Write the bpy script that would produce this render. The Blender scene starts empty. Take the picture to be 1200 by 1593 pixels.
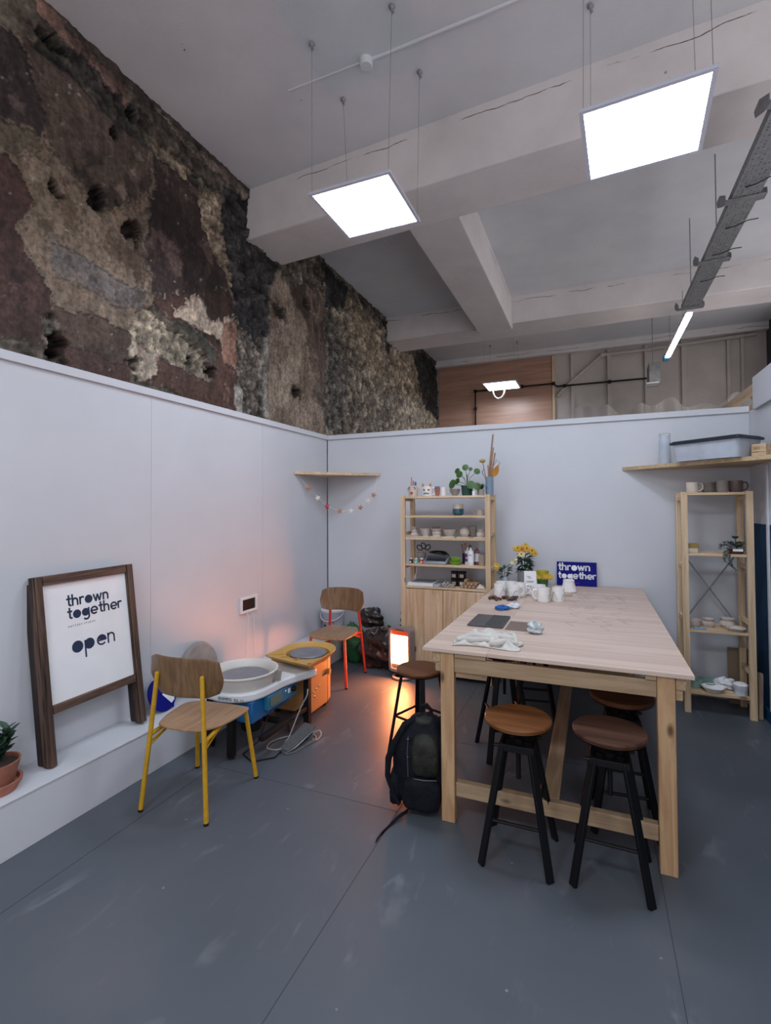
import bpy, math, random
import numpy as np
from mathutils import Vector, Matrix
random.seed(7)
S = bpy.context.scene
C = S.collection
R = math.radians
PI = math.pi
# ------------------------------------------------------------ camera, world, exposure
yaw, pit, rol = R(22.44), R(1.247), R(-0.344)
f0 = Vector((-math.sin(yaw), math.cos(yaw), 0)); r0 = Vector((math.cos(yaw), math.sin(yaw), 0)); u0 = Vector((0, 0, 1))
f1 = f0*math.cos(pit)+u0*math.sin(pit); u1 = u0*math.cos(pit)-f0*math.sin(pit)
r1 = r0*math.cos(rol)+u1*math.sin(rol); u2 = u1*math.cos(rol)-r0*math.sin(rol)
cam = bpy.data.cameras.new('camera'); co = bpy.data.objects.new('camera', cam); C.objects.link(co)
m4 = Matrix((r1, u2, -f1)).transposed().to_4x4(); m4.translation = Vector((0, 0, 1.6)); co.matrix_world = m4
cam.sensor_fit = 'VERTICAL'; cam.sensor_height = 24; cam.lens = 765.93/1593*24
cam.shift_x = -5.54/1593; cam.shift_y = -23.94/1593; cam.clip_start = 0.05; cam.clip_end = 60
S.camera = co
S.view_settings.view_transform = 'Standard'; S.view_settings.look = 'None'
S.view_settings.gamma = 1; S.view_settings.use_curve_mapping = False
S.view_settings.exposure = 0.0
W = bpy.data.worlds.new('world'); S.world = W; W.use_nodes = True
W.node_tree.nodes['Background'].inputs[0].default_value = (0.96, 0.93, 0.97, 1)
W.node_tree.nodes['Background'].inputs[1].default_value = 1.05
PANEL = 29.0
HEAT = 110.0

for x_, y_ in ((-1.42, -.75), (.30, -.8)):      # unseen fill lamps added behind the camera to brighten floor and ledge
    al = bpy.data.lights.new('added_fill_light', 'AREA'); al.shape = 'SQUARE'; al.size = .57; al.energy = PANEL*.32*PI*1.5; al.color = (.80, .90, 1.0)
    ao = bpy.data.objects.new('added_fill_light', al); C.objects.link(ao); ao.location = (x_, y_, 3.65)
# ------------------------------------------------------------ tagging
def tag(o, label=None, cat=None, group=None, kind=None):
    if label: o['label'] = label
    if cat: o['category'] = cat
    if group: o['group'] = group
    if kind: o['kind'] = kind
    return o
def thing(name, label, cat, loc=(0, 0, 0), rz=0, group=None):
    o = bpy.data.objects.new(name, None); C.objects.link(o); o.empty_display_size = 0.05
    o.location = loc; o.rotation_euler = (0, 0, rz)
    return tag(o, label, cat, group)
def dup(root, loc, rz=None, label=None, scale=None):
    r = root.copy(); C.objects.link(r); r.location = loc
    if rz is not None: r.rotation_euler = (r.rotation_euler[0], r.rotation_euler[1], rz)
    if scale: r.scale = scale if hasattr(scale, '__len__') else (scale,)*3
    if label: r['label'] = label
    for ch in list(root.children):
        c = ch.copy(); C.objects.link(c); c.parent = r
        for g in list(ch.children):
            d = g.copy(); C.objects.link(d); d.parent = c
    return r

# ------------------------------------------------------------ mesh builder
class MB:
    def __init__(s): s.v = []; s.f = []; s.m = []; s.mi = 0
    def add(s, vs, fs):
        n = len(s.v); s.v += [Vector(v) for v in vs]; s.f += [tuple(i+n for i in f) for f in fs]; s.m += [s.mi]*len(fs); return s
    def mat(s, i): s.mi = i; return s
    def box(s, x0, x1, y0, y1, z0, z1):
        return s.add([(x0, y0, z0), (x1, y0, z0), (x1, y1, z0), (x0, y1, z0), (x0, y0, z1), (x1, y0, z1), (x1, y1, z1), (x0, y1, z1)],
                     [(0, 3, 2, 1), (4, 5, 6, 7), (0, 1, 5, 4), (1, 2, 6, 5), (2, 3, 7, 6), (3, 0, 4, 7)])
    def bar(s, p, q, w, h, up=(0, 0, 1)):
        p = Vector(p); q = Vector(q); d = (q-p).normalized(); up = Vector(up)
        if abs(d.dot(up)) > .99: up = Vector((0, 1, 0))
        a = d.cross(up).normalized(); b = a.cross(d).normalized()
        vs = [e+a*sx*w/2+b*sy*h/2 for e in (p, q) for sx, sy in ((-1, -1), (1, -1), (1, 1), (-1, 1))]
        return s.add(vs, [(0, 1, 2, 3), (7, 6, 5, 4), (0, 4, 5, 1), (1, 5, 6, 2), (2, 6, 7, 3), (3, 7, 4, 0)])
    def tube(s, path, r, n=10, closed=False):
        P = [Vector(p) for p in path]; k = len(P); rr = r if hasattr(r, '__len__') else [r]*k
        t0 = (P[1]-P[0]).normalized(); a = t0.orthogonal().normalized(); base = len(s.v)
        vs = []
        for i in range(k):
            t = ((P[(i+1) % k]-P[i-1]) if closed else (P[min(i+1, k-1)]-P[max(i-1, 0)])).normalized()
            a = (a-t*a.dot(t)).normalized(); b = t.cross(a)
            vs += [P[i]+(a*math.cos(2*PI*j/n)+b*math.sin(2*PI*j/n))*rr[i] for j in range(n)]
        fs = []
        for i in range(k if closed else k-1):
            i2 = (i+1) % k
            for j in range(n):
                j2 = (j+1) % n; fs.append((i*n+j, i*n+j2, i2*n+j2, i2*n+j))
        if not closed: fs += [tuple(range(n))[::-1], tuple(range((k-1)*n, k*n))]
        return s.add(vs, fs)
    def lathe(s, prof, c=(0, 0, 0), n=28, sx=1, sy=1):
        vs = []; fs = []; k = len(prof)
        for r, z in prof:
            r = max(r, 1e-4)
            vs += [(c[0]+math.cos(2*PI*j/n)*r*sx, c[1]+math.sin(2*PI*j/n)*r*sy, c[2]+z) for j in range(n)]
        for i in range(k-1):
            for j in range(n):
                j2 = (j+1) % n; fs.append((i*n+j, i*n+j2, (i+1)*n+j2, (i+1)*n+j))
        fs += [tuple(range(n))[::-1], tuple(range((k-1)*n, k*n))]
        return s.add(vs, fs)
    def prism(s, poly, z0, z1, M=None):
        n = len(poly); M = M or Matrix()
        vs = [M @ Vector((x, y, z0)) for x, y in poly]+[M @ Vector((x, y, z1)) for x, y in poly]
        return s.add(vs, [tuple(range(n))[::-1], tuple(range(n, 2*n))]+[(i, (i+1) % n, n+(i+1) % n, n+i) for i in range(n)])
    def ball(s, c, r, sc=(1, 1, 1), n=14, k=9):
        vs = []; fs = []
        for i in range(k+1):
            a = PI*i/k
            vs += [(c[0]+math.sin(a)*math.cos(2*PI*j/n)*r*sc[0], c[1]+math.sin(a)*math.sin(2*PI*j/n)*r*sc[1], c[2]-math.cos(a)*r*sc[2]) for j in range(n)]
        for i in range(k):
            for j in range(n):
                j2 = (j+1) % n; fs.append((i*n+j, i*n+j2, (i+1)*n+j2, (i+1)*n+j))
        return s.add(vs, fs)
    def grid(s, fn, nu, nv, th=0, closed=False):
        vs = [fn(i/nu, j/nv) for i in range(nu+1) for j in range(nv+1)]
        fs = [(i*(nv+1)+j, (i+1)*(nv+1)+j, (i+1)*(nv+1)+j+1, i*(nv+1)+j+1) for i in range(nu) for j in range(nv)]
        return s.add(vs, fs)
    def leaf(s, p, d, L, w, up=(0, 0, 1), curl=.25, n=6, tip=1.0):
        p = Vector(p); d = Vector(d).normalized(); up = Vector(up); a = d.cross(up)
        a = a.normalized() if a.length > 1e-3 else Vector((1, 0, 0)); b = a.cross(d).normalized()
        vs = []; fs = []
        for i in range(n+1):
            t = i/n; ww = w/2*max(math.sin(PI*min(t**.8*tip, 1)), .06)
            c = p+d*L*t-b*curl*L*t*t
            for k_, e in ((-1, .18), (0, 0), (1, .18)): vs.append(c+a*k_*ww+b*e*ww)
        for i in range(n):
            for k_ in (0, 1): fs.append((i*3+k_, i*3+k_+1, i*3+k_+4, i*3+k_+3))
        q = len(vs); nn = [v-b*.0012 for v in vs]
        return s.add(vs+nn, fs+[tuple(x+q for x in f[::-1]) for f in fs])
    def xf(s, M, i0=0):
        for i in range(i0, len(s.v)): s.v[i] = M @ s.v[i]
        return s
    def build(s, name, mats, parent=None, loc=None, rot=None, bevel=0, sub=0, smooth=True, solid=0, label=None):
        me = bpy.data.meshes.new(name); me.from_pydata(s.v, [], s.f)
        for m in (mats if isinstance(mats, (list, tuple)) else [mats]): me.materials.append(m)
        me.polygons.foreach_set('material_index', s.m)
        if smooth:
            me.polygons.foreach_set('use_smooth', [True]*len(me.polygons))
            if not sub: me.set_sharp_from_angle(angle=R(38))
        me.update()
        o = bpy.data.objects.new(name, me); C.objects.link(o)
        if parent: o.parent = parent
        if loc is not None: o.location = loc
        if rot is not None: o.rotation_euler = rot
        if solid: q = o.modifiers.new('s', 'SOLIDIFY'); q.thickness = solid; q.offset = 0
        if bevel:
            q = o.modifiers.new('b', 'BEVEL'); q.width = bevel; q.segments = 2; q.limit_method = 'ANGLE'; q.angle_limit = R(40)
        if sub: q = o.modifiers.new('u', 'SUBSURF'); q.levels = q.render_levels = sub
        if label: o['label'] = label
        return o
def part(name, mats, parent, fn, **k):
    b = MB(); fn(b); return b.build(name, mats, parent, **k)
def struct(name, mats, fn, **k):
    b = MB(); fn(b); return tag(b.build(name, mats, **k), kind='structure')

# ------------------------------------------------------------ materials
def mat(name, col, rough=.6, metal=0, var=.0, vs=6, bump=0, bs=40, spec=.5, alpha=1, trans=0, emit=None, es=0, stretch=None, coat=0):
    m = bpy.data.materials.new(name); m.use_nodes = True; nt = m.node_tree; b = nt.nodes['Principled BSDF']; L = nt.links.new
    b.inputs['Base Color'].default_value = (*col, 1); b.inputs['Roughness'].default_value = rough; b.inputs['Metallic'].default_value = metal
    b.inputs['Specular IOR Level'].default_value = spec; b.inputs['Coat Weight'].default_value = coat
    if trans: b.inputs['Transmission Weight'].default_value = trans
    if alpha < 1: b.inputs['Alpha'].default_value = alpha
    if emit: b.inputs['Emission Color'].default_value = (*emit, 1); b.inputs['Emission Strength'].default_value = es
    tc = nt.nodes.new('ShaderNodeTexCoord'); mp = nt.nodes.new('ShaderNodeMapping'); L(tc.outputs['Object'], mp.inputs[0])
    if stretch: mp.inputs['Scale'].default_value = stretch
    if var or not bump:
        n = nt.nodes.new('ShaderNodeTexNoise'); n.inputs['Scale'].default_value = vs; n.inputs['Detail'].default_value = 6; L(mp.outputs[0], n.inputs[0])
        r = nt.nodes.new('ShaderNodeMapRange'); r.inputs[1].default_value = .3; r.inputs[2].default_value = .7
        v = var or .03; r.inputs[3].default_value = 1-v; r.inputs[4].default_value = 1+v; L(n.outputs[0], r.inputs[0])
        mx = nt.nodes.new('ShaderNodeVectorMath'); mx.operation = 'SCALE'; mx.inputs[0].default_value = col; L(r.outputs[0], mx.inputs['Scale']); L(mx.outputs[0], b.inputs['Base Color'])
    if bump:
        n = nt.nodes.new('ShaderNodeTexNoise'); n.inputs['Scale'].default_value = bs; n.inputs['Detail'].default_value = 5; L(mp.outputs[0], n.inputs[0])
        bp = nt.nodes.new('ShaderNodeBump'); bp.inputs['Strength'].default_value = bump; bp.inputs['Distance'].default_value = .01; L(n.outputs[0], bp.inputs['Height']); L(bp.outputs[0], b.inputs['Normal'])
    return m
def ramp(nt, pts):
    r = nt.nodes.new('ShaderNodeValToRGB'); e = r.color_ramp.elements
    while len(e) > 1: e.remove(e[0])
    e[0].position = pts[0][0]; e[0].color = (*pts[0][1], 1)
    for p, c in pts[1:]: q = e.new(p); q.color = (*c, 1)
    return r
def wood(name, light, dark, axis='z', rough=.55, sc=1.0, knots=True, plank=0, spec=.4, con=1.0):
    m = bpy.data.materials.new(name); m.use_nodes = True; nt = m.node_tree; b = nt.nodes['Principled BSDF']; L = nt.links.new
    b.inputs['Roughness'].default_value = rough; b.inputs['Specular IOR Level'].default_value = spec
    tc = nt.nodes.new('ShaderNodeTexCoord'); oi = nt.nodes.new('ShaderNodeObjectInfo'); ad = nt.nodes.new('ShaderNodeVectorMath'); ad.operation = 'ADD'
    cb = nt.nodes.new('ShaderNodeCombineXYZ'); mu = nt.nodes.new('ShaderNodeMath'); mu.operation = 'MULTIPLY'; mu.inputs[1].default_value = 13
    L(oi.outputs['Random'], mu.inputs[0])
    for i in range(3): L(mu.outputs[0], cb.inputs[i])
    L(tc.outputs['Object'], ad.inputs[0]); L(cb.outputs[0], ad.inputs[1])
    mp = nt.nodes.new('ShaderNodeMapping'); s = [16*sc]*3; s['xyz'.index(axis)] = 1.1*sc; mp.inputs['Scale'].default_value = s; L(ad.outputs[0], mp.inputs[0])
    n = nt.nodes.new('ShaderNodeTexNoise'); n.inputs['Scale'].default_value = 1.6; n.inputs['Detail'].default_value = 7; n.inputs['Roughness'].default_value = .62; n.inputs['Distortion'].default_value = .8; L(mp.outputs[0], n.inputs[0])
    mid = tuple((a+c)/2 for a, c in zip(light, dark)); dk = tuple(a+(c-a)*con for a, c in zip(light, dark))
    r = ramp(nt, [(.3, dk), (.47, mid), (.56, light), (.75, tuple(min(1, c*1.07) for c in light))]); L(n.outputs[0], r.inputs[0])
    out = r.outputs[0]
    if plank:
        sp = nt.nodes.new('ShaderNodeSeparateXYZ'); L(tc.outputs['Object'], sp.inputs[0]); q = nt.nodes.new('ShaderNodeMath'); q.operation = 'MULTIPLY'; q.inputs[1].default_value = 1/plank; L(sp.outputs[0], q.inputs[0])
        fl = nt.nodes.new('ShaderNodeMath'); fl.operation = 'FLOOR'; L(q.outputs[0], fl.inputs[0]); wn = nt.nodes.new('ShaderNodeTexWhiteNoise'); wn.noise_dimensions = '1D'; L(fl.outputs[0], wn.inputs['W'])
        mr = nt.nodes.new('ShaderNodeMapRange'); mr.inputs[3].default_value = .88; mr.inputs[4].default_value = 1.08; L(wn.outputs[0], mr.inputs[0])
        vm = nt.nodes.new('ShaderNodeVectorMath'); vm.operation = 'SCALE'; L(out, vm.inputs[0]); L(mr.outputs[0], vm.inputs['Scale']); out = vm.outputs[0]
    if knots:
        mp2 = nt.nodes.new('ShaderNodeMapping'); s = [6.5]*3; s['xyz'.index(axis)] = 3.0; mp2.inputs['Scale'].default_value = s; L(ad.outputs[0], mp2.inputs[0])
        vo = nt.nodes.new('ShaderNodeTexVoronoi'); vo.inputs['Scale'].default_value = 1.0; L(mp2.outputs[0], vo.inputs[0])
        kr = nt.nodes.new('ShaderNodeMapRange'); kr.inputs[1].default_value = .05; kr.inputs[2].default_value = .12; kr.inputs[3].default_value = 1; kr.inputs[4].default_value = 0; L(vo.outputs['Distance'], kr.inputs[0])
        mx = nt.nodes.new('ShaderNodeMix'); mx.data_type = 'RGBA'; L(kr.outputs[0], mx.inputs[0]); L(out, mx.inputs[6]); mx.inputs[7].default_value = (*[c*.35 for c in dark], 1); out = mx.outputs[2]
    L(out, b.inputs['Base Color'])
    bp = nt.nodes.new('ShaderNodeBump'); bp.inputs['Strength'].default_value = .12; bp.inputs['Distance'].default_value = .002; L(n.outputs[0], bp.inputs['Height']); L(bp.outputs[0], b.inputs['Normal'])
    return m
PL, PD = (.66, .50, .33), (.50, .33, .18)
pine_x = wood('pine_x', PL, PD, 'x'); pine_y = wood('pine_y', PL, PD, 'y'); pine_z = wood('pine_z', PL, PD, 'z')
pine_door = wood('pine_door', (.66, .48, .31), (.46, .29, .16), 'z', plank=.075)
ply_top = wood('plywood_top', (.58, .45, .375), (.44, .32, .26), 'x', sc=.45, knots=False, rough=.5, con=.8)
leg_wood = wood('table_leg_wood', (.52, .33, .18), (.36, .20, .10), 'z')
oak_shaded = wood('oak_veneer_shaded', (.20, .115, .055), (.12, .062, .028), 'z', knots=False, rough=.4, sc=1.4)  # backrest oak, its unlit side's shade put into a darker colour than the seat
oak_seat = wood('oak_seat', (.34, .20, .105), (.23, .125, .06), 'y', knots=False, rough=.38, sc=1.4)
stool_wood = wood('stool_wood', (.135, .052, .022), (.06, .022, .010), 'x', knots=False, rough=.45, spec=.25, sc=.8)
stool_wood2 = wood('stool_wood_orange', (.18, .068, .020), (.10, .035, .012), 'x', knots=False, rough=.42, spec=.28, sc=.8)
black = mat('black_metal', (.0045, .0045, .006), .5, 0, var=.2, spec=.25)
blackp = mat('black_plastic', (.008, .008, .009), .55, var=.2, spec=.25)
white = mat('white_paint', (.575, .59, .63), .5, var=.03, vs=2, bump=.04, bs=60)
white_gl = mat('white_plastic', (.72, .73, .75), .35, var=.02)
ceram = mat('bisque_white', (.80, .78, .76), .7, var=.05, vs=30, bump=.25, bs=70)
clay = mat('raw_clay', (.50, .43, .38), .85, var=.12, vs=25, bump=.2, bs=80)
clay_d = mat('grey_clay', (.30, .27, .24), .85, var=.15, vs=25, bump=.2, bs=80)
terra = mat('terracotta', (.34, .13, .085), .8, var=.2, vs=18, bump=.2, bs=60)
soil = mat('soil', (.035, .022, .016), .95, var=.4, vs=60, bump=.8, bs=90)
leafg = mat('leaf_green', (.036, .105, .016), .45, var=.3, vs=25)
leafd = mat('leaf_dark', (.022, .060, .032), .5, var=.35, vs=25)
leafb = mat('leaf_blue_grey', (.07, .13, .10), .6, var=.3, vs=30)
yellow_m = mat('yellow_metal', (.50, .28, .012), .38, 0, var=.12, vs=30)
red_m = mat('red_metal', (.55, .035, .022), .38, 0, var=.08)
chrome = mat('chrome', (.6, .6, .62), .25, 1)
steel = mat('galvanised', (.26, .27, .28), .55, .4, var=.2, vs=20, bump=.1)
navy = mat('navy_ink', (.008, .024, .065), .6, var=.15)
blue_s = mat('blue_sign', (.004, .006, .17), .6, var=.06, spec=.15)
paperw = mat('white_card', (.80, .80, .82), .6, var=.03)
blue_box = mat('blue_metal', (.010, .11, .30), .4, var=.1)
orange = mat('ochre_plastic', (.52, .30, .075), .45, var=.06)
orange_b = mat('orange_body', (.52, .27, .095), .5, var=.05)
greyd = mat('wheel_head_grey', (.22, .22, .25), .4, .3, var=.12, vs=14)
bat_m = mat('grey_bat', (.30, .27, .25), .7, var=.22, vs=9)
bagp = mat('black_bag', (.016, .011, .010), .28, var=.2, spec=.6, bump=.7, bs=22)
greenb = mat('green_bag', (.006, .12, .045), .5, var=.25, bump=.4, bs=30)
canvas = mat('canvas_cloth', (.55, .53, .49), .9, var=.1, vs=14, bump=.2, bs=200)
nylon = mat('black_nylon', (.0045, .0055, .010), .75, spec=.2, var=.35, vs=18, bump=.5, bs=60)
camo = mat('dark_camo_fabric', (.018, .018, .014), .6, spec=.3, var=.75, vs=14, bump=.5, bs=40)
glass = mat('clear_glass', (.9, .95, .95), .05, trans=1, alpha=.5)
plast = mat('clear_plastic', (.62, .68, .76), .3, alpha=.55, var=.12, vs=9)
# ------------------------------------------------------------ setting
def floor_mat():
    m = bpy.data.materials.new('painted_floor'); m.use_nodes = True; nt = m.node_tree; b = nt.nodes['Principled BSDF']; L = nt.links.new
    tc = nt.nodes.new('ShaderNodeTexCoord')
    def noise(sc, det=6, st=None, dist=0):
        n = nt.nodes.new('ShaderNodeTexNoise'); n.inputs['Scale'].default_value = sc; n.inputs['Detail'].default_value = det; n.inputs['Distortion'].default_value = dist
        if st:
            mp = nt.nodes.new('ShaderNodeMapping'); mp.inputs['Scale'].default_value = st; mp.inputs['Rotation'].default_value = (0, 0, .6); L(tc.outputs['Object'], mp.inputs[0]); L(mp.outputs[0], n.inputs[0])
        else: L(tc.outputs['Object'], n.inputs[0])
        return n
    a = noise(1.4, 5); r = ramp(nt, [(.3, (.072, .084, .100)), (.55, (.086, .099, .117)), (.75, (.108, .112, .126))]); L(a.outputs[0], r.inputs[0])
    s1 = noise(9, 8, (1, .35, 1), 1.5); r1 = nt.nodes.new('ShaderNodeMapRange'); r1.inputs[1].default_value = .56; r1.inputs[2].default_value = .70; L(s1.outputs[0], r1.inputs[0])
    s2 = noise(3.2, 3); r2 = nt.nodes.new('ShaderNodeMapRange'); r2.inputs[1].default_value = .5; r2.inputs[2].default_value = .64; L(s2.outputs[0], r2.inputs[0])
    mu = nt.nodes.new('ShaderNodeMath'); mu.operation = 'MULTIPLY'; L(r1.outputs[0], mu.inputs[0]); L(r2.outputs[0], mu.inputs[1])
    m2 = nt.nodes.new('ShaderNodeMath'); m2.operation = 'MULTIPLY'; L(mu.outputs[0], m2.inputs[0]); m2.inputs[1].default_value = .38
    mx = nt.nodes.new('ShaderNodeMix'); mx.data_type = 'RGBA'; L(m2.outputs[0], mx.inputs[0]); L(r.outputs[0], mx.inputs[6]); mx.inputs[7].default_value = (.27, .27, .30, 1)
    # white paint flecks
    vo = nt.nodes.new('ShaderNodeTexVoronoi'); vo.inputs['Scale'].default_value = 5.5; L(tc.outputs['Object'], vo.inputs[0])
    vr = nt.nodes.new('ShaderNodeMapRange'); vr.inputs[1].default_value = .02; vr.inputs[2].default_value = .035; vr.inputs[3].default_value = .7; vr.inputs[4].default_value = 0; L(vo.outputs['Distance'], vr.inputs[0])
    mx2 = nt.nodes.new('ShaderNodeMix'); mx2.data_type = 'RGBA'; L(vr.outputs[0], mx2.inputs[0]); L(mx.outputs[2], mx2.inputs[6]); mx2.inputs[7].default_value = (.32, .33, .36, 1)
    L(mx2.outputs[2], b.inputs['Base Color'])
    rr = nt.nodes.new('ShaderNodeMapRange'); rr.inputs[3].default_value = .36; rr.inputs[4].default_value = .52; L(s2.outputs[0], rr.inputs[0]); L(rr.outputs[0], b.inputs['Roughness'])
    bp = nt.nodes.new('ShaderNodeBump'); bp.inputs['Strength'].default_value = .25; bp.inputs['Distance'].default_value = .004; L(s1.outputs[0], bp.inputs['Height']); L(bp.outputs[0], b.inputs['Normal'])
    b.inputs['Specular IOR Level'].default_value = .45
    return m
fm = floor_mat(); gap = mat('floor_joint', (.035, .042, .052), .8)
def fl(b):
    b.box(-3.2, 2.9, -3.5, 10.2, -.12, 0)
    b.mat(1)
    for x, y0, y1 in ((-2.19, .2, 4.8), (-.97, -1, 4.8), (.25, -1, 4.8)): b.box(x-.0015, x+.0015, y0, y1, -.001, .0006)
    for x0, x1, y in ((-2.19, -.97, 2.44), (-.97, .25, 3.3)): b.box(x0, x1, y-.0012, y+.0012, -.001, .0006)
struct('floor', [fm, gap], fl)

def plaster(name, c1, c2, edge=None):
    m = bpy.data.materials.new(name); m.use_nodes = True; nt = m.node_tree; b = nt.nodes['Principled BSDF']; L = nt.links.new
    b.inputs['Roughness'].default_value = .75; b.inputs['Specular IOR Level'].default_value = .25
    tc = nt.nodes.new('ShaderNodeTexCoord')
    n = nt.nodes.new('ShaderNodeTexNoise'); n.inputs['Scale'].default_value = 1.3; n.inputs['Detail'].default_value = 9; n.inputs['Roughness'].default_value = .6; L(tc.outputs['Object'], n.inputs[0])
    r = ramp(nt, [(.32, c1), (.62, c2)]); L(n.outputs[0], r.inputs[0])
    n2 = nt.nodes.new('ShaderNodeTexNoise'); n2.inputs['Scale'].default_value = 7; n2.inputs['Detail'].default_value = 10; n2.inputs['Roughness'].default_value = .68; L(tc.outputs['Object'], n2.inputs[0])
    k = nt.nodes.new('ShaderNodeMapRange'); k.inputs[1].default_value = .69; k.inputs[2].default_value = .72; L(n2.outputs[0], k.inputs[0])
    mx = nt.nodes.new('ShaderNodeMix'); mx.data_type = 'RGBA'; L(k.outputs[0], mx.inputs[0]); L(r.outputs[0], mx.inputs[6]); mx.inputs[7].default_value = (.10, .085, .075, 1)
    out = mx.outputs[2]
    if edge:
        g = nt.nodes.new('ShaderNodeSeparateXYZ'); L(tc.outputs['Object'], g.inputs[0])
        n3 = nt.nodes.new('ShaderNodeTexNoise'); n3.inputs['Scale'].default_value = 3.5; n3.inputs['Detail'].default_value = 8; L(tc.outputs['Object'], n3.inputs[0])
        w = nt.nodes.new('ShaderNodeMath'); w.operation = 'MULTIPLY_ADD'; L(n3.outputs[0], w.inputs[0]); w.inputs[1].default_value = .09; L(g.outputs[2], w.inputs[2])
        e = nt.nodes.new('ShaderNodeMath'); e.operation = 'COMPARE'; e.inputs[1].default_value = edge+.04; e.inputs[2].default_value = .003; L(w.outputs[0], e.inputs[0])
        n4 = nt.nodes.new('ShaderNodeTexNoise'); n4.inputs['Scale'].default_value = 2.2; n4.inputs['Detail'].default_value = 5; L(tc.outputs['Object'], n4.inputs[0])
        k4 = nt.nodes.new('ShaderNodeMapRange'); k4.inputs[1].default_value = .48; k4.inputs[2].default_value = .54; L(n4.outputs[0], k4.inputs[0])
        mm = nt.nodes.new('ShaderNodeMath'); mm.operation = 'MULTIPLY'; L(e.outputs[0], mm.inputs[0]); L(k4.outputs[0], mm.inputs[1])
        m5 = nt.nodes.new('ShaderNodeMix'); m5.data_type = 'RGBA'; L(mm.outputs[0], m5.inputs[0]); L(out, m5.inputs[6]); m5.inputs[7].default_value = (.07, .06, .05, 1); out = m5.outputs[2]
    L(out, b.inputs['Base Color'])
    bp = nt.nodes.new('ShaderNodeBump'); bp.inputs['Strength'].default_value = .35; bp.inputs['Distance'].default_value = .015; L(n2.outputs[0], bp.inputs['Height']); L(bp.outputs[0], b.inputs['Normal'])
    return m
ceil_m = plaster('painted_ceiling', (.65, .66, .69), (.74, .745, .77))
beam_m = plaster('painted_beam', (.64, .60, .59), (.77, .72, .71), edge=4.60)
struct('ceiling', ceil_m, lambda b: b.box(-3.2, 2.9, -3.5, 10.2, 4.66, 4.85))
def beam1(b):
    P = [(-3.05, 3.806), (2.8, 3.47), (2.8, 4.0), (-3.05, 4.35)]
    b.prism(P, 4.17, 4.67)
struct('ceiling_beam', beam_m, beam1, bevel=.012)
struct('ceiling_beam', beam_m, lambda b: b.box(-3.05, 2.8, 7.28, 7.87, 4.27, 4.67), bevel=.012)
struct('ceiling_beam', beam_m, lambda b: b.prism([(-1.56, 4.2), (-1.065, 4.2), (-1.05, 7.35), (-1.55, 7.35)], 4.205, 4.67), bevel=.012)
struct('ceiling_beam', beam_m, lambda b: b.box(-3.05, 2.8, 9.9, 10.1, 4.53, 4.67), bevel=.01)

# old rough wall on the left
ZC = dict(plaster=(.165,.125,.090), upbrown=(.085,.062,.048), grimeband=(.045,.040,.034), greyband=(.125,.108,.098), darkpaint=(.036,.025,.024), olive=(.11,.088,.062),
 maroon=(.065,.034,.027), brown=(.080,.052,.038), maroon2=(.075,.040,.030), stone=(.12,.10,.082), darkpaint2=(.040,.025,.022), grime=(.05,.048,.036), stripe=(.09,.08,.06),
 tanstone=(.18,.14,.10), rubble=(.20,.165,.12), cream=(.40,.33,.26), pink=(.30,.17,.12), black=(.028,.026,.026), cream2=(.34,.32,.28), pinkedge=(.24,.15,.12),
 tan=(.26,.205,.16), brown2=(.11,.078,.062), stonefar=(.21,.175,.135), blackstone=(.11,.098,.086), olivestone=(.25,.20,.14), stonefar2=(.25,.205,.15), whiteedge=(.34,.27,.23))
ROUGHZ = dict(stone=1., tanstone=.7, rubble=.65, black=.9, stonefar=.9, blackstone=1., olivestone=.8, stonefar2=.8, grimeband=.7, stripe=.7, grime=.5)
DEP = dict(stone=.03, tanstone=.02, rubble=.03, black=.03, stonefar=.035, blackstone=.05, olivestone=.03, stonefar2=.03, grimeband=.015, stripe=.015, plaster=.0, greyband=.0, cream=-.006, darkpaint=-.004, darkpaint2=-.004, maroon=-.004, maroon2=-.004, brown=.006)
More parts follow.
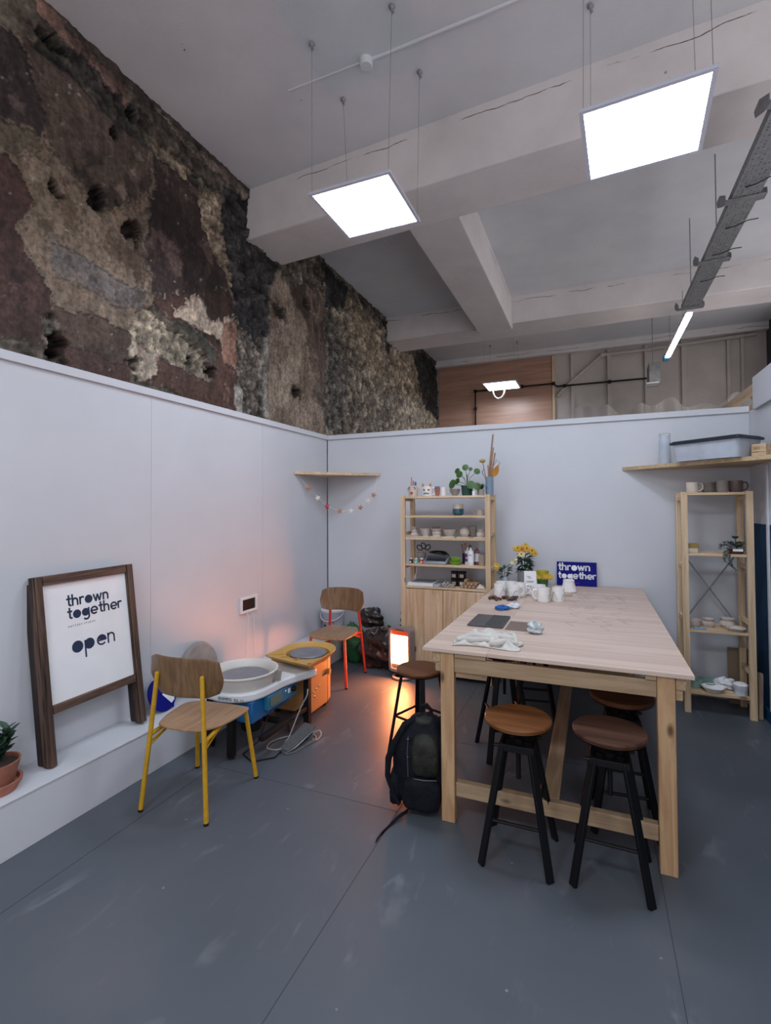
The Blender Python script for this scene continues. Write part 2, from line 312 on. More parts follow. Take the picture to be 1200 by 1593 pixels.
ZN = [
('plaster',[(1.73,4.32),(1.94,4.46),(2.11,4.38),(2.30,4.34),(2.56,4.45),(2.65,4.29),(2.70,4.01),(2.63,3.67),(2.62,3.46),(2.67,3.27),(2.73,3.13),(2.57,2.87),(1.93,2.85),(1.77,3.17),(1.76,3.53),(1.62,3.56),(1.62,3.80),(1.80,3.81)]),
('upbrown',[(1.78,4.36),(2.17,4.50),(2.60,4.51),(2.68,4.32),(2.65,3.90),(2.31,3.64),(2.02,3.76),(1.89,3.81),(1.84,4.21)]),
('grimeband',[(1.86,4.47),(2.17,4.57),(2.51,4.48),(2.65,4.44),(2.60,4.27),(2.30,4.28),(2.03,4.37),(1.84,4.33)]),
('greyband',[(1.92,3.24),(2.18,3.23),(2.61,3.20),(2.61,3.04),(2.23,3.03),(1.92,3.02)]),
('darkpaint',[(1.57,4.26),(1.72,4.30),(1.79,4.30),(1.84,4.19),(1.89,4.00),(1.90,3.80),(1.80,3.80),(1.58,3.77)]),
('olive',[(1.58,3.77),(1.80,3.79),(1.91,3.78),(1.87,3.67),(1.74,3.60),(1.58,3.58)]),
('maroon',[(1.58,3.58),(1.69,3.57),(1.76,3.53),(1.81,3.40),(1.77,3.19),(1.80,3.06),(1.92,2.90),(1.93,2.84),(1.87,2.72),(1.88,2.57),(1.59,2.55)]),
('brown',[(1.93,2.85),(2.52,2.87),(2.50,2.60),(2.04,2.63),(1.93,2.66)]),
('maroon2',[(1.96,2.63),(2.50,2.60),(2.48,2.45),(2.04,2.48)]),
('stone',[(1.86,2.77),(1.96,2.82),(2.01,2.74),(1.98,2.65),(2.04,2.48),(1.93,2.47),(1.91,2.58)]),
('darkpaint2',[(2.65,4.29),(3.14,4.30),(3.17,4.02),(3.29,3.83),(3.53,3.58),(3.60,3.36),(3.60,3.16),(3.02,3.02),(2.68,3.13),(2.65,3.38),(2.62,3.56),(2.64,3.85),(2.70,4.01)]),
('maroon2',[(2.68,3.19),(3.53,3.56),(3.62,3.32),(3.62,2.46),(2.59,2.51),(2.73,2.74),(3.26,2.69),(3.33,2.80),(3.02,3.02),(2.76,3.12)]),
('grime',[(2.86,3.02),(3.02,3.09),(3.36,2.99),(3.33,2.84),(3.14,2.95)]),
('stripe',[(2.51,4.42),(2.65,4.44),(3.14,4.39),(3.42,4.45),(3.14,4.27),(2.65,4.30)]),
('tanstone',[(2.65,4.42),(3.14,4.41),(3.02,4.29),(2.65,4.26)]),
('tanstone',[(3.14,4.27),(3.32,4.38),(3.44,4.31),(3.42,4.04),(3.57,3.64),(3.60,3.56),(3.50,3.61),(3.29,3.85),(3.17,4.00)]),
('rubble',[(2.57,3.05),(2.66,3.11),(2.81,3.05),(3.02,2.98),(3.26,2.87),(3.33,2.77),(3.23,2.68),(3.00,2.71),(2.76,2.77),(2.69,2.59),(2.57,2.50),(2.48,2.58),(2.52,2.86)]),
('cream',[(2.50,2.83),(2.59,2.78),(2.76,2.77),(2.70,2.59),(2.57,2.50),(2.48,2.58)]),
('cream',[(2.87,3.20),(2.97,3.17),(3.02,3.20),(2.99,3.28),(3.08,3.28),(3.08,3.38),(3.14,3.35),(3.21,3.34),(3.26,3.24),(3.33,3.21),(3.38,3.27),(3.44,3.23),(3.46,3.31),(3.62,3.39),(3.62,2.88),(3.48,2.90),(3.38,3.09),(3.23,3.09),(3.14,3.09),(2.91,3.09)]),
('pink',[(3.46,3.24),(3.62,3.39),(3.62,2.88),(3.48,2.90),(3.41,3.08)]),
('cream',[(2.90,3.32),(2.94,3.32),(2.93,3.28),(2.91,3.28)]),
('black',[(3.42,4.47),(3.83,4.59),(3.79,4.18),(4.34,4.17),(4.13,3.83),(4.09,3.29),(3.92,3.16),(3.68,3.21),(3.60,3.36),(3.57,3.67),(3.44,4.07)]),
('stone',[(3.62,3.37),(3.92,3.21),(4.09,3.35),(4.11,2.46),(3.60,2.47),(3.62,2.87)]),
('cream2',[(3.60,2.72),(3.73,2.72),(3.73,2.47),(3.60,2.47)]),
('cream2',[(4.06,3.28),(4.15,3.28),(4.13,2.48),(4.04,2.50)]),
('pinkedge',[(1.82,4.62),(1.88,4.68),(2.22,4.57),(2.40,4.59),(2.38,4.50),(2.30,4.45),(2.22,4.53),(2.06,4.53),(1.85,4.55)]),
('pinkedge',[(2.38,4.53),(2.49,4.58),(2.48,4.45),(2.43,4.43)]),
('tan',[(4.21,4.00),(4.34,4.13),(4.58,3.87),(4.79,3.75),(4.88,3.31),(5.03,3.12),(4.94,2.90),(5.20,2.81),(5.20,2.46),(4.09,2.47),(4.09,2.90),(4.14,3.80)]),
('brown2',[(4.34,4.15),(5.21,4.37),(5.21,3.12),(4.98,3.13),(4.91,3.41),(4.79,3.75),(4.58,3.85)]),
('stone',[(4.34,4.17),(5.22,4.68),(5.22,4.24),(4.70,4.13),(4.34,4.02)]),
('stonefar',[(5.24,4.69),(7.41,4.70),(7.37,2.74),(5.22,2.46)]),
('black',[(5.23,4.62),(5.94,4.58),(5.77,4.25),(5.31,4.10)]),
('blackstone',[(5.23,4.07),(5.46,4.13),(5.93,3.49),(5.81,2.59),(5.22,2.51)]),
('olivestone',[(5.94,4.55),(7.08,4.40),(7.15,3.63),(6.56,3.66),(6.06,4.04)]),
('stonefar2',[(7.40,4.26),(10.08,4.58),(10.04,3.25),(7.37,2.77)]),
('black',[(8.64,4.49),(9.10,4.62),(10.08,4.58),(10.05,3.50),(9.20,3.54),(8.85,4.04)]),
('black',[(7.16,4.55),(7.45,4.66),(7.44,4.14),(7.27,4.09)]),
('whiteedge',[(2.65,4.62),(3.08,4.59),(3.53,4.66),(3.79,4.62),(3.77,4.54),(3.49,4.54),(3.02,4.55)]),
]
H=[
(1.96,3.54,0.059,0.043),(2.24,3.66,0.074,0.086),(2.51,3.58,0.067,0.081),(1.94,4.45,0.082,0.040),(2.48,4.43,0.045,0.043),(1.98,2.60,0.050,0.073),(2.53,2.63,0.049,0.046),(3.30,2.78,0.065,0.041),(3.08,2.82,0.023,0.048),(4.62,2.88,0.098,0.060),(4.82,3.93,0.070,0.056),(4.30,3.66,0.108,0.079),(2.39,3.69,0.014,0.022),(2.35,4.18,0.024,0.047),]
def vnoise(y, z, f, seed):
    rs = np.random.RandomState(seed); G = rs.rand(256, 256); a = y*f; c = z*f
    i = np.floor(a).astype(int); j = np.floor(c).astype(int); u = a-i; v = c-j; u = u*u*(3-2*u); v = v*v*(3-2*v)
    g = lambda p, q: G[p % 256, q % 256]
    return (g(i, j)*(1-u)+g(i+1, j)*u)*(1-v)+(g(i, j+1)*(1-u)+g(i+1, j+1)*u)*v
def fbm(y, z, f, seed, o=5):
    t = 0; a = .5; s = 0
    for k in range(o): t = t+a*vnoise(y, z, f*2**k, seed+k); s += a; a *= .55
    return t/s-.5
def inside(P, y, z):
    r = np.zeros(y.shape, bool); n = len(P)
    for i in range(n):
        (y0, z0), (y1, z1) = P[i-1], P[i]
        if z0 == z1: continue
        c = ((z0 > z) != (z1 > z)) & (y < (y1-y0)*(z-z0)/(z1-z0)+y0); r ^= c
    return r
def old_wall():
    ys = np.concatenate([np.arange(-.5, 1.4, .1), np.arange(1.4, 5.3, .0115), np.arange(5.3, 10.2, .022)]); zs = np.concatenate([[0., 1.2, 2.2], np.arange(2.3, 4.68, .0125)])
    Y, Z = np.meshgrid(ys, zs, indexing='ij')
    w1 = fbm(Y, Z, 5, 3, 3); w2 = fbm(Y, Z, 5, 31, 3); w3 = fbm(Y, Z, 22, 33, 4); w4 = fbm(Y, Z, 22, 37, 4)
    wy = Y+w1*.10+w3*.075; wz = Z+w2*.10+w4*.075
    col = np.empty(Y.shape+(3,)); col[:] = (.11, .09, .07); ro = np.full(Y.shape, .6); dp = np.zeros(Y.shape); zi = np.zeros(Y.shape, int)
    for q, (n, P) in enumerate(ZN):
        k = inside(P, wy, wz); col[k] = ZC[n]; ro[k] = ROUGHZ.get(n, .12); dp[k] = DEP.get(n, 0); zi[k] = q+1
    big = fbm(Y, Z, 1.8, 50, 4); fine = fbm(Y, Z, 18, 60, 5); stre = fbm(Y*3+w1*.8, Z*.45, 7, 70, 5); rock = fbm(Y, Z*1.3, 11, 80, 5); med = fbm(Y, Z, 5, 90, 6); grit = fbm(Y, Z, 48, 95, 3)
    rid = 1-np.abs(fbm(Y, Z*1.5, 7, 130, 5))*5; rid2 = 1-np.abs(fbm(Y*1.2, Z, 15, 140, 4))*5
    sm = ro < .5; tanz = col[..., 0] > .12
    # old coats showing through: darker stains on the plaster, worn spots in the paint
    st1 = sm & tanz & (med+stre*.6 > .10); col[st1] = col[st1]*np.array([.60, .55, .52])
    st2 = sm & tanz & (med+stre*.5 < -.13); col[st2] = col[st2]*np.array([1.25, 1.2, 1.15])
    wr = sm & ~tanz & (med+fine*.5+stre*.3 > .17); col[wr] = col[wr]*1.5+np.array([.022, .018, .014])
    bl = sm & ~tanz & (big+stre*.4 < -.08); col[bl] = col[bl]*.62
    mult = 1+big*.7+fine*(.45+1.7*ro)+stre*np.where(sm, 1.0, .5)+rock*ro*2.4+grit*(.45+.9*ro)
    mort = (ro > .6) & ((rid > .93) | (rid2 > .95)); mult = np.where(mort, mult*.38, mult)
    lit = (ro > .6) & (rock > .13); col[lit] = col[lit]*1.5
    crk = sm & (rid2 > .985) & (big > 0); mult = np.where(crk, mult*.5, mult)
    # broken pale edges of the paint layers
    ed = np.zeros(Y.shape, bool)
    for dy_, dz_ in ((1, 0), (0, 1), (1, 1)):
        d0 = np.roll(zi, (dy_, dz_), (0, 1)) != zi; ed |= d0
    edm = ed & (fbm(Y, Z, 12, 150, 4) > .10); col[edm] = col[edm]*.6+np.array([.09, .078, .06])
    ed2 = np.roll(ed, (0, -1), (0, 1)) & ~ed; mult = np.where(ed2, mult*.5, mult)
    chips = (fbm(Y, Z, 24, 120, 3) > .345) & sm; col[chips] = (.26, .23, .19)
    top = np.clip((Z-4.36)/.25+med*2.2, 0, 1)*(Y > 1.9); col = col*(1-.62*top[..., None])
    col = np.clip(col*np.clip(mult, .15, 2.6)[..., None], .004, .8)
    X = -3.0-dp+rock*.055*ro+fine*.035*ro+grit*.03*ro+fine*.004-np.where(mort, .015, 0)+np.where(sm & tanz, -.004, 0)
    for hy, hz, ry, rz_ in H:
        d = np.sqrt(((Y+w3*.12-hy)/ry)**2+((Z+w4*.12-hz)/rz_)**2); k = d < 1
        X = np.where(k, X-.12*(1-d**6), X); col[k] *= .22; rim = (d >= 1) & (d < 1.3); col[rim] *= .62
    X = np.minimum(X, -2.955)
    a, c = Y.shape; vs = np.stack([X, Y, Z], -1).reshape(-1, 3); idx = np.arange(a*c).reshape(a, c)
    fs = np.stack([idx[:-1, :-1], idx[1:, :-1], idx[1:, 1:], idx[:-1, 1:]], -1).reshape(-1, 4)
    me = bpy.data.meshes.new('wall_left_outer'); me.vertices.add(len(vs)); me.vertices.foreach_set('co', vs.ravel())
    me.loops.add(fs.size); me.loops.foreach_set('vertex_index', fs.ravel()); me.polygons.add(len(fs)); me.polygons.foreach_set('loop_start', np.arange(0, fs.size, 4)); me.polygons.foreach_set('loop_total', np.full(len(fs), 4))
    me.update(); me.validate(); me.polygons.foreach_set('use_smooth', [True]*len(fs))
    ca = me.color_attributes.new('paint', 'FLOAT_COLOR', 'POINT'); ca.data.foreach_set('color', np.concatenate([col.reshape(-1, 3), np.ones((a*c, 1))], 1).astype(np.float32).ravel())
    m = bpy.data.materials.new('old_peeling_plaster'); m.use_nodes = True; nt = m.node_tree; b = nt.nodes['Principled BSDF']; L = nt.links.new
    at = nt.nodes.new('ShaderNodeAttribute'); at.attribute_name = 'paint'; tc = nt.nodes.new('ShaderNodeTexCoord')
    n = nt.nodes.new('ShaderNodeTexNoise'); n.inputs['Scale'].default_value = 28; n.inputs['Detail'].default_value = 12; n.inputs['Roughness'].default_value = .7; L(tc.outputs['Object'], n.inputs[0])
    r = nt.nodes.new('ShaderNodeMapRange'); r.inputs[1].default_value = .3; r.inputs[2].default_value = .7; r.inputs[3].default_value = .45; r.inputs[4].default_value = 1.6; L(n.outputs[0], r.inputs[0])
    v = nt.nodes.new('ShaderNodeVectorMath'); v.operation = 'SCALE'; L(at.outputs['Color'], v.inputs[0]); L(r.outputs[0], v.inputs['Scale']); L(v.outputs[0], b.inputs['Base Color'])
    mp = nt.nodes.new('ShaderNodeMapping'); mp.inputs['Scale'].default_value = (1, 9, 1.5); L(tc.outputs['Object'], mp.inputs[0])
    n5 = nt.nodes.new('ShaderNodeTexNoise'); n5.inputs['Scale'].default_value = 1.3; n5.inputs['Distortion'].default_value = 1.2; n5.inputs['Detail'].default_value = 9; n5.inputs['Roughness'].default_value = .65; L(mp.outputs[0], n5.inputs[0])
    r5 = nt.nodes.new('ShaderNodeMapRange'); r5.inputs[1].default_value = .35; r5.inputs[2].default_value = .68; r5.inputs[3].default_value = .74; r5.inputs[4].default_value = 1.28; L(n5.outputs[0], r5.inputs[0])
    v5 = nt.nodes.new('ShaderNodeVectorMath'); v5.operation = 'SCALE'; L(v.outputs[0], v5.inputs[0]); L(r5.outputs[0], v5.inputs['Scale']); L(v5.outputs[0], b.inputs['Base Color'])
    b.inputs['Roughness'].default_value = .62; b.inputs['Specular IOR Level'].default_value = .3
    bp = nt.nodes.new('ShaderNodeBump'); bp.inputs['Strength'].default_value = .5; bp.inputs['Distance'].default_value = .01; L(n.outputs[0], bp.inputs['Height']); L(bp.outputs[0], b.inputs['Normal'])
    me.materials.append(m); o = bpy.data.objects.new('wall_left_outer', me); C.objects.link(o); tag(o, kind='structure')
old_wall()

# far wall of the building
farm = plaster('far_wall_paint', (.40, .36, .33), (.52, .47, .43))
dkbrick = mat('dark_brick', (.045, .05, .065), .8, var=.3, vs=12, bump=.6, bs=14)
struct('wall_far', farm, lambda b: b.box(-3.2, 2.9, 10.05, 10.2, -.02, 4.7))
struct('wall_far_right', dkbrick, lambda b: b.box(2.75, 2.9, 8.9, 10.1, -.02, 4.7))
for x, w in ((-.32, .06), (.325, .07), (.943, .06), (1.54, .09), (2.2, .05), (2.4, .05)):
    struct('trim_7', farm, lambda b: b.box(x-w/2, x+w/2, 10.0, 10.06, 0, 4.52), bevel=.004)
# studio partitions
def wl(b):
    for y0, y1 in ((-1.5, 1.2), (1.202, 2.462), (2.464, 3.68), (3.682, 4.852)): b.box(-2.80, -2.76, y0, y1, 0, 2.37)
struct('wall_left', white, wl)
struct('wall_back', white, lambda b: b.box(-2.752, 1.24, 4.86, 4.90, 0, 2.37))
bluep = mat('deep_blue_wall_paint', (.005, .040, .10), .6, spec=.2, var=.06, bump=.05, bs=60)
struct('wall_right', [white, bluep], lambda b: (b.box(1.20, 1.24, 1.2, 4.852, 1.455, 2.37), b.mat(1), b.box(1.20, 1.24, 1.2, 4.852, 0, 1.455)))
struct('trim_1', white, lambda b: b.box(-2.81, -2.742, -1.5, 4.845, 2.362, 2.412), bevel=.003)
struct('trim_2', white, lambda b: b.box(-2.742, 1.198, 4.842, 4.91, 2.362, 2.412), bevel=.003)
struct('trim_3', white, lambda b: b.box(1.172, 1.262, 1.2, 4.64, 2.345, 2.60), bevel=.003)
struct('trim_4', white, lambda b: (b.box(-2.758, -2.492, -1.0, 4.855, 0, .252), b.box(-2.758, -2.488, -1.0, 4.855, .2535, .2635)), bevel=.002)
struct('trim_5', white, lambda b: b.box(1.186, 1.1995, 4.40, 4.44, .086, 1.90), bevel=.003)
basem = mat('pale_skirting', (.30, .29, .29), .6, var=.1)
struct('baseboard_back', basem, lambda b: b.box(-2.486, 1.16, 4.842, 4.858, 0, .05), bevel=.003)
struct('baseboard_right', bluep, lambda b: b.box(1.176, 1.199, 1.2, 4.84, 0, .085), bevel=.004)

# beyond the partition
plyw = wood('far_plywood', (.46, .27, .19), (.35, .195, .135), 'x', sc=.5, knots=False, rough=.35)
t = thing('plywood_panel', 'reddish plywood sheet covering the far wall above the white partition', 'panel', (0, 0, 0))
part('board', plyw, t, lambda b: (b.box(-2.98, -.70, 10.02, 10.045, 0, 4.525)))
part('edge_strip', pine_z, t, lambda b: b.box(-.69, -.64, 10.0, 10.045, 0, 4.525), bevel=.003)
t = thing('electrical_conduit', 'thin black conduit run across far plywood and grey wall', 'conduit', (0, 0, 0))
part('pipe', blackp, t, lambda b: (b.tube([(-2.18, 9.93, 0), (-2.18, 9.93, 3.93), (-2.15, 9.93, 3.96), (-.66, 9.93, 3.965)], .016), b.tube([(-.66, 9.93, 3.965), (-.63, 9.92, 3.93), (-.6, 9.92, 3.9), (.96, 9.92, 3.893)], .016)))
for x, z in ((-2.18, 3.96), (-2.18, 3.60), (-1.25, 3.965), (-.66, 3.965), (-.46, 3.9), (.325, 3.897)):
    part('conduit_box', blackp, t, lambda b: b.box(x-.03, x+.03, 9.91, 9.955, z-.03, z+.03), bevel=.005)
t = thing('grey_pipe', 'grey painted pipe bending diagonally up the far wall', 'pipe', (0, 0, 0))
part('pipe_run', farm, t, lambda b: b.tube([(-.60, 9.995, 3.72), (-.46, 9.995, 3.88), (.18, 9.995, 4.41), (.24, 9.995, 4.43), (.97, 9.995, 4.435), (2.6, 9.995, 4.49)], .03))
part('pipe_elbow', farm, t, lambda b: b.ball((.20, 9.995, 4.42), .05))
poly = mat('polythene', (.55, .54, .52), .18, alpha=.22, var=.2, vs=3, spec=.8)
b = MB(); b.grid(lambda u, v: (-.25+2.6*u, 8.0+.06*math.sin(u*31)+.04*math.sin(u*75+v*4), v*(3.05+.06*math.sin(u*17)+.05*math.sin(u*41))), 90, 8)
tag(b.build('plastic_sheet', poly, solid=.002), 'translucent crumpled polythene sheet hanging beyond the white back partition', 'plastic sheet')
t = thing('timber_frame', 'pale sawn timber rail rising behind the right end of partition', 'timber frame', (0, 0, 0))
part('rail', pine_y, t, lambda b: b.box(1.28, 1.34, 4.3, 7.0, 2.575, 2.64), bevel=.003)
part('rail', pine_y, t, lambda b: b.box(1.30, 1.34, 4.95, 7.0, 2.44, 2.48), bevel=.003)
for y in (4.95, 6.95): part('post', pine_z, t, lambda b: b.box(1.28, 1.34, y-.03, y+.03, 0, 2.574), bevel=.003)

# ------------------------------------------------------------ ceiling things
lamp = mat('led_diffuser', (.9, .9, .9), .5, emit=(.82, .91, 1.06), es=PANEL)
lampf = mat('panel_frame', (.60, .62, .72), .4, var=.02)
def panel_light(label, c, rz, hooks, sz=.6, hookz=4.66):
    t = thing('ceiling_light', label, 'ceiling light', c, rz, 'square LED panels hung on wires')
    h = sz/2
    part('frame', lampf, t, lambda b: (b.box(-h, h, -h, -h+.022, 0, .014), b.box(-h, h, h-.022, h, 0, .014), b.box(-h, -h+.022, -h+.022, h-.022, 0, .014), b.box(h-.022, h, -h+.022, h-.022, 0, .014), b.box(-h, h, -h, h, .0145, .018)))
    part('diffuser', lamp, t, lambda b: b.box(-h+.0225, h-.0225, -h+.0225, h-.0225, .003, .012))
    Mi = Matrix.Rotation(-rz, 3, 'Z')
    for k, (x, y) in enumerate(hooks):
        p = Mi @ Vector((x-c[0], y-c[1], hookz-c[2])); sx = -1 if p.x < 0 else 1; sy = -1 if p.y < 0 else 1
        q = Vector((sx*(h-.02), sy*(h-.02), .018))
        part('suspension_wire', steel, t, lambda b: b.tube([q, p], .0016, 6))
        part('ceiling_hook', steel, t, lambda b: (b.lathe([(.0, 0), (.016, -.004), (.02, -.012), (.014, -.022), (.006, -.03), (.005, -.045), (0, -.045)][::-1], p, 12), b.tube([p+Vector((0, 0, -.03)), p+Vector((.012, .005, -.045)), p+Vector((0, 0, -.06))], .003, 6)))
    return t
panel_light('square LED panel glowing over the left, nearer the peeling wall', (-1.44, 3.11, 3.70), 0, [(-1.665, 2.745), (-1.088, 2.726), (-1.079, 3.219), (-1.682, 3.218)], .595)
panel_light('largest looking LED panel, glowing above the plywood work table', (.281, 2.93, 3.60), R(-3.5), [(.031, 3.192), (.56, 3.17), (.54, 2.67), (-.0, 2.69)], .60)
t = panel_light('distant small LED panel with white cable loop, beyond the back partition', (-1.5, 9.05, 3.80), 0, [(-1.75, 8.8), (-1.25, 8.8), (-1.25, 9.3), (-1.75, 9.3)], .6)
part('cable', white_gl, t, lambda b: b.tube([(-.02+.10*math.sin(a)*(1 if a < PI else 1), -.2, -.13-.14*math.cos(a)*1.0) for a in [x*PI/12 for x in range(-11, 12)]], .014, 8), label='white cable loop hanging below the panel')
t = thing('cable_conduit', 'white painted conduit and round junction box across ceiling', 'conduit', (0, 0, 0))
part('conduit_pipe', ceil_m, t, lambda b: (b.tube([(-1.36, 3.0, 4.652), (1.19, 2.95, 4.652)], .011), b.tube([(-2.02, 3.0, 4.657), (-1.42, 3.0, 4.657)], .006)))
part('junction_box', ceil_m, t, lambda b: b.lathe([(0, -.045), (.038, -.045), (.045, -.035), (.047, 0), (0, 0)], (-1.39, 3.0, 4.66), 20))
# cable tray
def tray_mat():
    m = mat('perforated_steel', (.27, .28, .29), .5, .3, var=.15, vs=30); nt = m.node_tree; b = nt.nodes['Principled BSDF']; L = nt.links.new
    tc = nt.nodes.new('ShaderNodeTexCoord'); vo = nt.nodes.new('ShaderNodeTexVoronoi'); vo.inputs['Scale'].default_value = 38; vo.inputs['Randomness'].default_value = .25; L(tc.outputs['Object'], vo.inputs[0])
    k = nt.nodes.new('ShaderNodeMapRange'); k.inputs[1].default_value = .28; k.inputs[2].default_value = .36; L(vo.outputs['Distance'], k.inputs[0])
    old = b.inputs['Base Color'].links[0].from_socket; mx = nt.nodes.new('ShaderNodeMix'); mx.data_type = 'RGBA'; L(k.outputs[0], mx.inputs[0]); mx.inputs[6].default_value = (.10, .10, .105, 1); L(old, mx.inputs[7]); L(mx.outputs[2], b.inputs['Base Color'])
    return m
tm = tray_mat()
t = thing('cable_tray', 'long grey perforated cable tray hanging from ceiling at right', 'cable tray', (0, 0, 0))
part('tray', tm, t, lambda b: (b.box(.955, 1.125, 1.2, 6.34, 3.80, 3.803), b.box(.955, .958, 1.2, 6.34, 3.8032, 3.855), b.box(1.122, 1.125, 1.2, 6.34, 3.8032, 3.855)))
for y in (3.25, 4.2, 5.17, 6.30):
    def br(b):
        b.box(.92, 1.16, y-.035, y+.035, 3.79, 3.797)
        for sx, x in ((-1, .92), (1, 1.16)):
            b.prism([(y-.04, 3.79), (y+.04, 3.79), (y+.20, 3.87), (y+.22, 3.92), (y+.12, 3.92), (y-.04, 3.83)], 0, .004, Matrix(((0, 0, 1, x+sx*.004-.002), (1, 0, 0, 0), (0, 1, 0, 0), (0, 0, 0, 1))))
    part('bracket', steel, t, br)
for x, y in ((1.03, 4.997), (1.0, 6.02), (1.1, 3.9)): part('hanger_rod', steel, t, lambda b: b.tube([(x, y, 3.81), (x, y, 4.66 if y > 4.2 else 4.172)], .005, 6))
for y, s in ((4.05, 1), (4.6, 1), (5.05, 1), (5.6, 1)):
    part('cable_tie', blackp, t, lambda b: b.tube([(1.01, y, 3.797), (1.06, y-.05, 3.78), (1.13, y-.12, 3.775), (1.18, y-.17, 3.75)], .0035, 6))
tube_l = mat('tube_glow', (.9, .9, .9), .5, emit=(1, .88, .80), es=14)
bluecap = mat('blue_end_cap', (.10, .35, .6), .4)
t = thing('batten_light', 'slim glowing batten light beyond the end of the cable tray', 'ceiling light', (0, 0, 0))
part('tube', tube_l, t, lambda b: b.box(1.04, 1.10, 6.56, 8.30, 3.80, 3.83), bevel=.008)
part('housing', white_gl, t, lambda b: b.box(1.035, 1.105, 6.54, 8.32, 3.832, 3.875))
part('end_cap', bluecap, t, lambda b: b.box(1.02, 1.10, 8.322, 8.50, 3.79, 3.87), bevel=.01, label='pale blue end cap')
for y in (7.0, 8.1): part('hanger_rod', steel, t, lambda b: b.tube([(1.07, y, 3.876), (1.07, y, 4.66 if y > 7.9 else 4.272)], .004, 6))
t = thing('trunking_box', 'grey trunking box hanging past the batten light', 'trunking', (0, 0, 0))
part('box', steel, t, lambda b: b.box(.86, 1.02, 8.75, 9.1, 3.55, 3.86), bevel=.006)
part('base', white_gl, t, lambda b: b.box(.82, 1.0, 8.72, 8.95, 3.53, 3.549))
part('hanger_rod', steel, t, lambda b: b.tube([(.93, 8.9, 3.861), (.93, 8.9, 4.66)], .006, 6))
# ------------------------------------------------------------ lettering
def arcp(cx, cy, r, a0, a1, n=10): return [(cx+r*math.cos(R(a0+(a1-a0)*i/n)), cy+r*math.sin(R(a0+(a1-a0)*i/n))) for i in range(n+1)]
GL = {
 't': (.78, [[(.3, 1.5), (.3, .3)]+arcp(.52, .3, .22, 180, 290, 5), [(0, 1), (.62, 1)]], []),
 'h': (1.05, [[(0, 0), (0, 1.55)], [(0, .55)]+arcp(.36, .6, .36, 180, 0)+[(.72, 0)]], []),
 'r': (.74, [[(0, 0), (0, 1)], [(0, .5)]+arcp(.36, .6, .36, 180, 55)], []),
 'o': (1.22, [], [arcp(.5, .5, .6, 0, 360, 24)]),
 'w': (1.5, [[(0, 1), (.33, 0), (.62, .95), (.91, 0), (1.24, 1)]], []),
 'n': (1.05, [[(0, 0), (0, 1)], [(0, .55)]+arcp(.36, .6, .36, 180, 0)+[(.72, 0)]], []),
 'g': (1.3, [[(1, 1.05), (1, -.1)]+arcp(.58, -.1, .42, 0, -140)], [arcp(.5, .5, .56, 0, 360, 24)]),
 'e': (1.2, [arcp(.5, .5, .48, 0, 312, 20), [(.02, .48), (.98, .48)]], []),
 'E': (1.2, [arcp(.5, .5, .48, 0, 312, 20), [(.02, .48), (.98, .48)]], [arcp(.5, .5, .5, 0, 180, 14)]),
 'p': (1.35, [[(.05, .9), (.05, -.75)]], [arcp(.52, .5, .56, 0, 360, 24)]),
}
def letters(b, text, M, s, wgt=.2, th=.0008):
    x = 0
    for ch in text:
        adv, strokes, fills = GL[ch]
        for st in strokes:
            for (xa, ya), (xb, yb) in zip(st, st[1:]):
                d = Vector((xb-xa, yb-ya)); L_ = d.length
                if L_ < 1e-6: continue
                d /= L_; nx, ny = -d.y*wgt/2, d.x*wgt/2; ex, ey = d.x*.05, d.y*.05
                P = [(xa-ex+nx, ya-ey+ny), (xa-ex-nx, ya-ey-ny), (xb+ex-nx, yb+ey-ny), (xb+ex+nx, yb+ey+ny)]
                b.prism([((x+p)*s, q*s) for p, q in P], 0, th, M)
        for F in fills: b.prism([((x+p)*s, q*s) for p, q in F[:-1]], 0, th*1.1, M)
        x += adv+.06
    return x*s
def text_obj(name, body, m, parent, M, size, spacing=1.0, align='LEFT'):
    cu = bpy.data.curves.new(name, 'FONT'); cu.body = body; cu.size = size; cu.extrude = .0004; cu.space_character = spacing; cu.align_x = align; cu.materials.append(m)
    o = bpy.data.objects.new(name+'_c', cu); C.objects.link(o); dg = bpy.context.evaluated_depsgraph_get(); me = bpy.data.meshes.new_from_object(o.evaluated_get(dg))
    bpy.data.objects.remove(o); q = bpy.data.objects.new(name, me); C.objects.link(q)
    if parent: q.parent = parent
    q.matrix_local = M; return q

# ------------------------------------------------------------ a-frame sign on the ledge
dkwood = wood('weathered_dark_wood', (.105, .060, .042), (.018, .010, .009), 'z', rough=.6, sc=1.3, con=1.2)
dkwood_y = wood('weathered_dark_wood_h', (.125, .07, .048), (.022, .012, .010), 'y', rough=.6, sc=1.3, con=1.2)
th = math.atan2(.115, .98)
t = thing('a_board_sign', 'dark wooden A-board sign leaning on white wall reading thrown together open', 'sign', (-2.597, 1.690, .2637)); t.rotation_euler = (.016, -th, 0)
